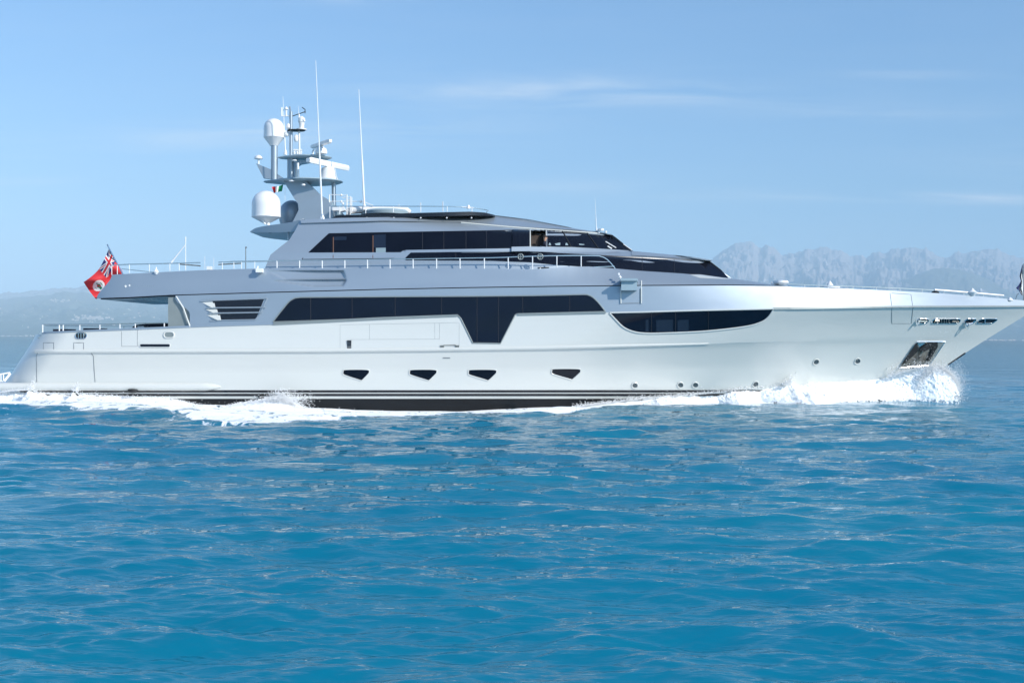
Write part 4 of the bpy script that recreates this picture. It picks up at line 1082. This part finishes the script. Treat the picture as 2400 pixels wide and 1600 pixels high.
# towns on the slopes and along the shore: too small and many to count
rng = random.Random(8); mb = MB()
def bld(u, v, d, s_):
    x = (u - 1200) / F * d; z = CAM_H + (HV + (u - 1200) * math.tan(ROLL) - v) / F * d
    a, c, h_ = s_ * rng.uniform(6, 14), s_ * 10, s_ * rng.uniform(4, 8)
    mb.box((x - a, d - D0 - c, z - h_ * 2), (x + a, d - D0 + c, z + h_))
for k in range(70): bld(rng.gauss(215, 22), 745 + rng.gauss(0, 2.5), 12900, rng.uniform(.5, 1.1))
for k in range(26): bld(rng.gauss(140, 18), 704 + rng.gauss(0, 1.5), 16300, rng.uniform(.5, 1.1))
for k in range(150): bld(rng.uniform(-500, 420), 787 + rng.gauss(0, .5), 10900, rng.uniform(.4, .8))
for k in range(40): bld(rng.uniform(0, 420), rng.uniform(720, 770), 12500, rng.uniform(.4, .8))
for k in range(90): bld(rng.uniform(2250, 2700), 796.5 + rng.gauss(0, .5), 8900, rng.uniform(.4, .9))
twn = mb.build('distant_town', tb); tag(twn, kind='stuff', label='pale specks of distant coast towns along the shore and slopes', cat='town')

# ------------------------------------------------------------------ sea
hull_u = np.arange(-200, 2500, 20.0)
hull_y = np.array([Hs(max(u, 90), 955) if u < 2060 else 4.5 for u in hull_u])
def hull_side(X):
    """y of the hull's near side at the waterline for world x"""
    u = 1200 + X * F / (D0 + 1.0)
    return np.interp(u, hull_u, hull_y)
def wake(X, Yy):
    """large-scale height of the water round the moving yacht"""
    hs = hull_side(X); dist = hs - Yy           # distance out from the near side
    u = 1200 + X * F / D0
    z = np.zeros_like(X)
    z += -.32 * np.exp(-((u - 980) / 330) ** 2) * np.exp(-(dist / 6) ** 2)
    z += .20 * np.exp(-((u - 1980) / 260) ** 2) * np.exp(-(dist / 1.2) ** 2)
    # diverging stern wave: crest running outwards and aft
    yr = np.interp(u, [-300, 0, 300, 500, 640, 800], [-5.4, -4.6, -5.2, -7.0, -8.8, -10.5])
    amp = np.interp(u, [-300, 0, 200, 420, 560, 700, 900], [.30, .30, .36, .34, .2, .08, 0])
    dd = Yy - yr
    z += amp * np.where(dd < 0, np.exp(-(dd / 2.2) ** 2), np.exp(-(dd / 3.0) ** 2))
    z += -.10 * np.exp(-((u - 200) / 400) ** 2) * np.exp(-((Yy - yr + 5.5) / 2.5) ** 2)
    # bow wave shoulder
    yb = np.interp(u, [900, 1300, 1700, 2100, 2300], [-5.5, -3.2, -.6, 2.4, 4.2])
    z += .13 * np.exp(-((Yy - yb) / 1.3) ** 2) * np.interp(u, [800, 1300, 2250, 2350], [0, 1, 1, 0])
    return z
rs = np.random.RandomState(5)
waves = []
for k in range(140):
    lam = 5.5 * (.15 / 5.5) ** (k / 139.0) * rs.uniform(.85, 1.18)
    th = R(86) + rs.normal(0, R(25))
    stp = .015 if lam > 2.8 else (.026 if lam > 1.4 else .030)
    waves.append((lam, th, stp * lam / (2 * math.pi) * rs.uniform(.5, 1.3), rs.uniform(0, 6.28)))
def sea_height(X, Yy, sp):
    Z = np.zeros_like(X); 
    # gusty patches modulate the small waves
    patch = .25 + 1.5 * fbm(X / 5.0 + 40, Yy / 3.5 + 80, 4, 77)
    xw = X + .5 * (fbm(X / 3.0, Yy / 3.0, 2, 5) - .5); yw = Yy + .5 * (fbm(X / 3.0, Yy / 3.0, 2, 6) - .5)
    for lam, th, a, ph in waves:
        k = 2 * math.pi / lam
        s = np.sin(k * (xw * math.cos(th) + yw * math.sin(th)) + ph)
        att = np.clip((lam / np.maximum(sp, 1e-3) - 1.6) / 2.0, 0, 1)
        w_ = a * att * (patch if lam < 1.6 else 1)
        Z += w_ * (s + .28 * s * s)
    return Z
d_list = []
v = 1010.0
while v > 8.0:
    d_list.append(CAM_H * F / v)
    v -= 2.0 if v > 260 else (1.2 if v > 60 else 1.6)
d_list += list(np.geomspace(CAM_H * F / 7.0, 60000, 40))
dA = np.array(d_list)
uc = np.concatenate([-200 - np.geomspace(3600, 5, 60), np.arange(-200, 2601, 2.6), 2601 + np.geomspace(5, 3600, 60)])
Uc, Dd = np.meshgrid(uc, dA)
X = (Uc - 1200) / F * Dd; Yy = Dd - D0
dsp = np.gradient(dA)[:, None] * np.ones_like(X)
# nearly as fine sideways as in depth
_sh = 1 - .7 * np.exp(-((hull_side(X) - Yy) / 4.0) ** 2) * (np.abs(X) < 26)
Z = sea_height(X, Yy, np.maximum(np.abs(dsp) * .75, Dd * 2.6 / F)) * _sh + wake(X, Yy)
Z *= np.clip(1 - (Dd - 300) / 3000, 0, 1)
foam_cap = np.interp(1200 + X * F / (Yy + D0), [0, 500, 1200, 1500], [.92, .98, 1.0, 1.3])
# foam on the water: lace-like patches beside the hull
uu = 1200 + X * F / (Yy + D0)
vv = HV + (CAM_H - Z) * F / (Yy + D0)
fo_bot = interp([(-400, 968), (-100, 958), (0, 950), (60, 953), (100, 960), (190, 955), (271, 965), (350, 988), (446, 999), (542, 1008), (638, 1001), (750, 995), (850, 986), (950, 977),
                 (1050, 975), (1150, 970), (1250, 972), (1350, 968), (1400, 963), (1500, 952), (1550, 959), (1600, 953), (1660, 945), (1720, 950), (1780, 946), (1840, 950), (1900, 955), (1950, 947), (2050, 944), (2150, 943), (2230, 938), (2262, 930)])
# front edge of the foam as a distance from the camera, at true x
fu = np.arange(-400, 2270, 5.0)
fy = np.array([CAM_H * F / (fo_bot(u) - HV) - D0 for u in fu]); fx = (fu - 1200) / F * (fy + D0)
_pd = np.pad(fy, 10, mode='edge'); fy = np.convolve(_pd, np.ones(21) / 21, mode='valid'); fx = (fu - 1200) / F * (fy + D0)
fyl = np.interp(X, fx, fy, left=-6, right=9)
crest = np.interp(uu, [-300, 0, 300, 440, 560], [-7.8, -7.4, -8.6, -10.5, 9])
fyl = np.where(uu < 470, np.minimum(fyl, crest), fyl)
hs = hull_side(X)
wd = np.maximum(.3, hs - fyl)
edge = (Yy - fyl) / np.interp(uu, [0, 600, 900, 1300, 2200], [2.6, 2.6, 1.2, .7, .8])      # 0 at the front edge, grows inwards
foam = np.minimum(np.clip(edge * .8 + .35, 0, 1.4), foam_cap)
foam = np.where((X < fx[-1]) & (Yy < 9.5) & (Yy > -16), foam, 0)
sea_m = mat('sea_water', (.0, .13, .26), .07, 0, 0, 1.333)
t = sea_m.node_tree; b = t.nodes['Principled BSDF']
c = N(t, 'ShaderNodeTexCoord')
def noise(scale, mapping, detail, rough=.55, dist=0.0):
    mp = N(t, 'ShaderNodeMapping'); mp.inputs['Scale'].default_value = mapping
    t.links.new(c.outputs['Object'], mp.inputs[0])
    n = N(t, 'ShaderNodeTexNoise'); n.inputs['Scale'].default_value = scale; n.inputs['Detail'].default_value = detail
    n.inputs['Roughness'].default_value = rough; n.inputs['Distortion'].default_value = dist
    t.links.new(mp.outputs[0], n.inputs['Vector']); return n
n1 = noise(1.0, (.5, 1.9, 1.5), 6, .55, .5); n2 = noise(1.0, (2.2, 8.0, 5), 3, .5, .4); n3 = noise(1.0, (.07, .12, .1), 3)
hgt = math_(t, 'ADD', math_(t, 'MULTIPLY', n1.outputs[0], SEA_B1 := .062), math_(t, 'MULTIPLY', n2.outputs[0], .014))
bp = N(t, 'ShaderNodeBump'); bp.inputs['Strength'].default_value = 1.0; bp.inputs['Distance'].default_value = 1.0
t.links.new(hgt, bp.inputs['Height']); t.links.new(bp.outputs[0], b.inputs['Normal'])
cr = N(t, 'ShaderNodeMix', data_type='RGBA'); t.links.new(n3.outputs[0], cr.inputs[0])
cr.inputs[6].default_value = (.0, .142, .262, 1); cr.inputs[7].default_value = (.005, .22, .31, 1)
at = N(t, 'ShaderNodeAttribute', attribute_name='foam')
nf = noise(1.0, (1.6, 1.2, 1.4), 8, .68, .6)
nf2 = noise(1.0, (.45, .5, .5), 4, .5)
fm = math_(t, 'SUBTRACT', math_(t, 'ADD', at.outputs['Fac'], math_(t, 'MULTIPLY', nf.outputs[0], 2.4)), 1.85)
fm = math_(t, 'ADD', fm, math_(t, 'MULTIPLY', math_(t, 'SUBTRACT', nf2.outputs[0], .5), .6))
fm = math_(t, 'MULTIPLY', fm, 5.0, clamp=True)
fm = math_(t, 'MULTIPLY', fm, math_(t, 'GREATER_THAN', at.outputs['Fac'], .02))
# light coming up out of the water does not depend on the slope of the surface; the mirror on top does
up = N(t, 'ShaderNodeVectorMath', operation='NORMALIZE'); gn = N(t, 'ShaderNodeNewGeometry')
ad = N(t, 'ShaderNodeVectorMath', operation='ADD'); ad.inputs[1].default_value = (0, 0, 2.5)
t.links.new(gn.outputs['Normal'], ad.inputs[0]); t.links.new(ad.outputs[0], up.inputs[0])
dif = N(t, 'ShaderNodeBsdfDiffuse'); t.links.new(cr.outputs[2], dif.inputs[0]); t.links.new(up.outputs[0], dif.inputs['Normal'])
gl = N(t, 'ShaderNodeBsdfGlossy'); gl.inputs['Roughness'].default_value = .04; t.links.new(bp.outputs[0], gl.inputs['Normal'])
fr_ = N(t, 'ShaderNodeFresnel'); fr_.inputs['IOR'].default_value = 1.333; t.links.new(bp.outputs[0], fr_.inputs['Normal'])
wmix = N(t, 'ShaderNodeMixShader'); t.links.new(fr_.outputs[0], wmix.inputs[0]); t.links.new(dif.outputs[0], wmix.inputs[1]); t.links.new(gl.outputs[0], wmix.inputs[2])
fd = N(t, 'ShaderNodeBsdfDiffuse'); fd.inputs[0].default_value = (.94, .955, .96, 1); t.links.new(bp.outputs[0], fd.inputs['Normal'])
fmix = N(t, 'ShaderNodeMixShader'); t.links.new(fm, fmix.inputs[0]); t.links.new(wmix.outputs[0], fmix.inputs[1]); t.links.new(fd.outputs[0], fmix.inputs[2])
t.links.new(fmix.outputs[0], t.nodes['Material Output'].inputs[0])
sea = grid_mesh('sea', X, Yy, Z, sea_m, {'foam': foam}); tag(sea, kind='structure')

# ------------------------------------------------------------------ churned foam along the hull and the bow wave
foam_m = mat('white_foam', (.95, .965, .97), .65); vary(foam_m, (6, 6, 6), .02, bump=.03, bscale=(9, 9, 9))
body_m = foam_m.copy(); body_m.name = 'foam_lace'
t = body_m.node_tree; b = t.nodes['Principled BSDF']; c = N(t, 'ShaderNodeTexCoord')
ea = N(t, 'ShaderNodeAttribute', attribute_name='fringe')
nl = noise(1.0, (2.2, 1.6, 2.2), 8, .68, .8); nfine = noise(1.0, (9, 9, 9), 5, .65, .3)
al = math_(t, 'MULTIPLY', math_(t, 'SUBTRACT', math_(t, 'ADD', ea.outputs['Fac'], math_(t, 'MULTIPLY_ADD', nfine.outputs[0], .7, math_(t, 'MULTIPLY', nl.outputs[0], .5))), .66), 7.0, clamp=True)
t.links.new(al, b.inputs['Alpha'])
# drops let light through, so a cloud of them stays bright
spray_m = bpy.data.materials.new('spray_drops'); spray_m.use_nodes = True; t = spray_m.node_tree; t.nodes.clear()
o_ = N(t, 'ShaderNodeOutputMaterial'); a_ = N(t, 'ShaderNodeBsdfDiffuse'); b_ = N(t, 'ShaderNodeBsdfTranslucent'); ms = N(t, 'ShaderNodeMixShader')
a_.inputs[0].default_value = (.97, .98, .985, 1); b_.inputs[0].default_value = (.97, .98, .985, 1)
ms.inputs[0].default_value = .15
t.links.new(a_.outputs[0], ms.inputs[1]); t.links.new(b_.outputs[0], ms.inputs[2]); t.links.new(ms.outputs[0], o_.inputs[0])
ft_top = interp([(-160, 928), (0, 923), (30, 919), (66, 917), (72, 913), (80, 920), (100, 925), (140, 928), (168, 927), (176, 917), (184, 927), (250, 930), (320, 934), (400, 936), (440, 945), (480, 954), (520, 957), (556, 947), (600, 940),
                 (640, 934), (670, 932), (690, 938), (705, 952), (730, 961), (790, 966), (900, 970), (1040, 972), (1100, 970), (1150, 964), (1200, 963), (1260, 963), (1300, 957), (1380, 946), (1450, 938),
                 (1500, 931), (1560, 927), (1600, 923), (1640, 919), (1700, 914), (1730, 908), (1770, 906), (1800, 900), (1840, 896), (1852, 892), (1868, 899), (1900, 893), (1950, 888), (2000, 884), (2060, 878), (2100, 872), (2130, 863), (2160, 856), (2188, 854), (2210, 860), (2228, 872), (2242, 890), (2252, 912), (2256, 928)])
def foam_body(name, u0, u1, label, seed):
    us = np.arange(u0, u1, 1.1); nt_ = 44; V = []; 
    ts = np.linspace(0, 1, nt_)
    tv = np.array([ft_top(u) for u in us])
    yT = np.array([min(4.3, Hs(max(92, u), min(960, v_ + 6)) if u < 2090 else 3.6) for u, v_ in zip(us, tv)]) + .05
    yT = np.where(us > 2140, np.interp(us, [2140, 2260], [3.3, 2.9]), yT)
    pad = np.pad(yT, 45, mode='edge'); yT = np.convolve(pad, np.ones(91) / 91, mode='valid')
    bv = np.array([fo_bot(u) for u in us])
    zT = CAM_H + (HV - tv) * (D0 + yT) / F
    xT = (us - 1200) * (D0 + yT) / F
    # the raised part reaches out only a few metres; the flat part is the water itself
    yB = CAM_H * F / (bv - HV) - D0
    reach = np.clip(yT - yB, .35, 3.2)
    # the churned water also follows the surface of the sea
    XX = np.zeros((nt_, len(us))); YY = XX.copy(); ZZ = XX.copy()
    for j, t_ in enumerate(ts):
        y = yT + .25 - (reach + .25) * t_
        XX[j] = xT; YY[j] = y
        zs = wake(xT, y) + .02
        hump = (1 - t_ ** 1.4)
        ZZ[j] = zs - .10 * t_ + (zT - zs) * (hump ** 1.15)
    n1_ = fbm(XX * 3.2, YY * 3.2 + ZZ * 3, 5, seed, .6) - .5; n2_ = fbm(XX * 9 + 5, YY * 7 + ZZ * 9, 4, seed + 4, .6) - .5
    k = np.clip(np.abs(ZZ) * 2 + .25, .2, 1) * np.clip(1.15 - np.abs(ts[:, None] - .35), .2, 1)
    k = k * np.interp(us, [660, 740, 1250, 1400], [1, .3, .3, 1])[None, :]
    k = k * np.interp(us, [1700, 1800, 2140, 2200], [1, .8, .8, .5])[None, :]
    n1_ = n1_ - np.interp(us, [660, 740, 1250, 1400], [0, .35, .35, 0])[None, :]
    ZZ += (n1_ * .30 + n2_ * .13) * k
    YY += (n2_ * .22) * k; XX += (fbm(XX * 5, ZZ * 7, 3, seed + 8) - .5) * .1
    fr = np.minimum(np.clip((1 - ts[:, None]) * 1.6, 0, 1), np.interp(us, [900, 1400, 1700], [.36, .5, 1])[None, :]) * np.ones_like(XX) * np.clip((2256 - us[None, :]) / 75, 0, 1)
    o = grid_mesh(name, XX, YY, ZZ, body_m, {'fringe': fr}); tag(o, label, 'foam', kind='stuff'); return o
foam_body('wake_foam', -170, 2255, 'white foam churned along the whole waterline of the yacht', 51)

# spray droplets and shreds of foam
def droplets(name, pts, label):
    n = len(pts); vs = np.zeros((n, 4, 3)); 
    base = np.array([(1, 1, 1), (-1, -1, 1), (-1, 1, -1), (1, -1, -1)]) * .6
    rr_ = rs.normal(0, 1, (n, 3, 3)); q_, _ = np.linalg.qr(rr_)
    p = np.array([a[:3] for a in pts]); s_ = np.array([a[3] for a in pts])
    vs = np.einsum('nij,kj->nki', q_, base) * s_[:, None, None] + p[:, None, :]
    f = np.array([(0, 1, 2), (0, 3, 1), (0, 2, 3), (1, 3, 2)]); fs = (np.arange(n)[:, None, None] * 4 + f[None]).reshape(-1, 3)
    me = bpy.data.meshes.new(name); me.vertices.add(n * 4); me.vertices.foreach_set('co', vs.reshape(-1).astype(np.float32))
    me.loops.add(len(fs) * 3); me.loops.foreach_set('vertex_index', fs.ravel().astype(np.int32))
    me.polygons.add(len(fs)); me.polygons.foreach_set('loop_start', np.arange(len(fs), dtype=np.int32) * 3); me.polygons.foreach_set('loop_total', np.full(len(fs), 3, np.int32))
    me.materials.append(spray_m); me.update(calc_edges=True)
    o = bpy.data.objects.new(name, me); COL.objects.link(o); tag(o, label, 'spray', kind='stuff'); return o
pts = []
def add(u, v, off, s_): pts.append((*P(u, v, off), s_))
# mist along the top edge
for k in range(11000):
    u = rs.uniform(1340, 2235); e = rs.exponential(1)
    amp = np.interp(u, [1340, 1700, 1900, 2235], [2.0, 3.0, 4.5, 7])
    off = min(4.2, Hs(u, 930) if u < 2080 else 3.6) - rs.uniform(0, .4)
    add(u, ft_top(u) + 3 - e * amp, off, rs.uniform(.010, .030))
for k in range(6000):
    u = rs.uniform(-60, 1000); e = rs.exponential(1)
    add(u, ft_top(u) + 2 - e * 1.6, -rs.uniform(.1, 1.2), rs.uniform(.01, .025))
for k in range(2600):
    u = rs.normal(668, 26); add(u, 940 + rs.normal(0, 9) - max(0, 8 - abs(u - 660) * .3), -rs.uniform(.2, 1.0), rs.uniform(.012, .03))
for cu in (72, 176, 1852, 1840):
    for k in range(260):
        a = rs.exponential(5); add(cu + rs.normal(0, 4) + a * .4, (ft_top(cu) + 3) - a, (-.5 if cu < 1000 else 2.2) + rs.uniform(-.3, .3), rs.uniform(.012, .03))
# the curling head of the bow wave: thick ropes of foam in an arch, with loose drops round it
for k in range(8000):
    a = rs.uniform(-.35, 3.4); r_ = 1.0 + rs.normal(0, .13)
    u = 2196 + 44 * r_ * math.cos(a); v = 912 - 50 * r_ * math.sin(a)
    if u > 2264 or v > 938 or u < 2150 + rs.uniform(-25, 25): continue
    add(u, v, 3.5 + rs.uniform(-.4, .4), rs.uniform(.010, .032))
for k in range(2600):
    a = rs.exponential(12); u = 2238 + rs.normal(0, 10) + a * .5; add(u, 900 + rs.normal(0, 26), 3.4 + rs.uniform(-.6, .6), rs.uniform(.008, .02))
for k in range(330):   # drops flying in front of the bow flare
    u = rs.normal(2205, 45); v = rs.uniform(722, 835); add(u, v, 1.6 + rs.uniform(-.3, .3), rs.uniform(.006, .016))
droplets('bow_spray', pts, 'white spray and droplets thrown up around the bow and along the waterline')

# ------------------------------------------------------------------ haze
HZ = 1
if HZ:
    mb = MB(); mb.box((-62000, -400, -7), (62000, 61000, 2250))
    hm = bpy.data.materials.new('haze'); hm.use_nodes = True; tt = hm.node_tree; tt.nodes.clear()
    o_ = N(tt, 'ShaderNodeOutputMaterial'); pv = N(tt, 'ShaderNodeVolumePrincipled')
    pv.inputs['Density'].default_value = HAZE_DENS = 6.3e-5
    pv.inputs['Color'].default_value = (.70, .885, 1.0, 1); pv.inputs['Anisotropy'].default_value = -.2
    tt.links.new(pv.outputs[0], o_.inputs['Volume'])
    hz = mb.build('haze', hm); tag(hz, 'pale blue sea haze softening the far mountains', 'haze', kind='stuff')
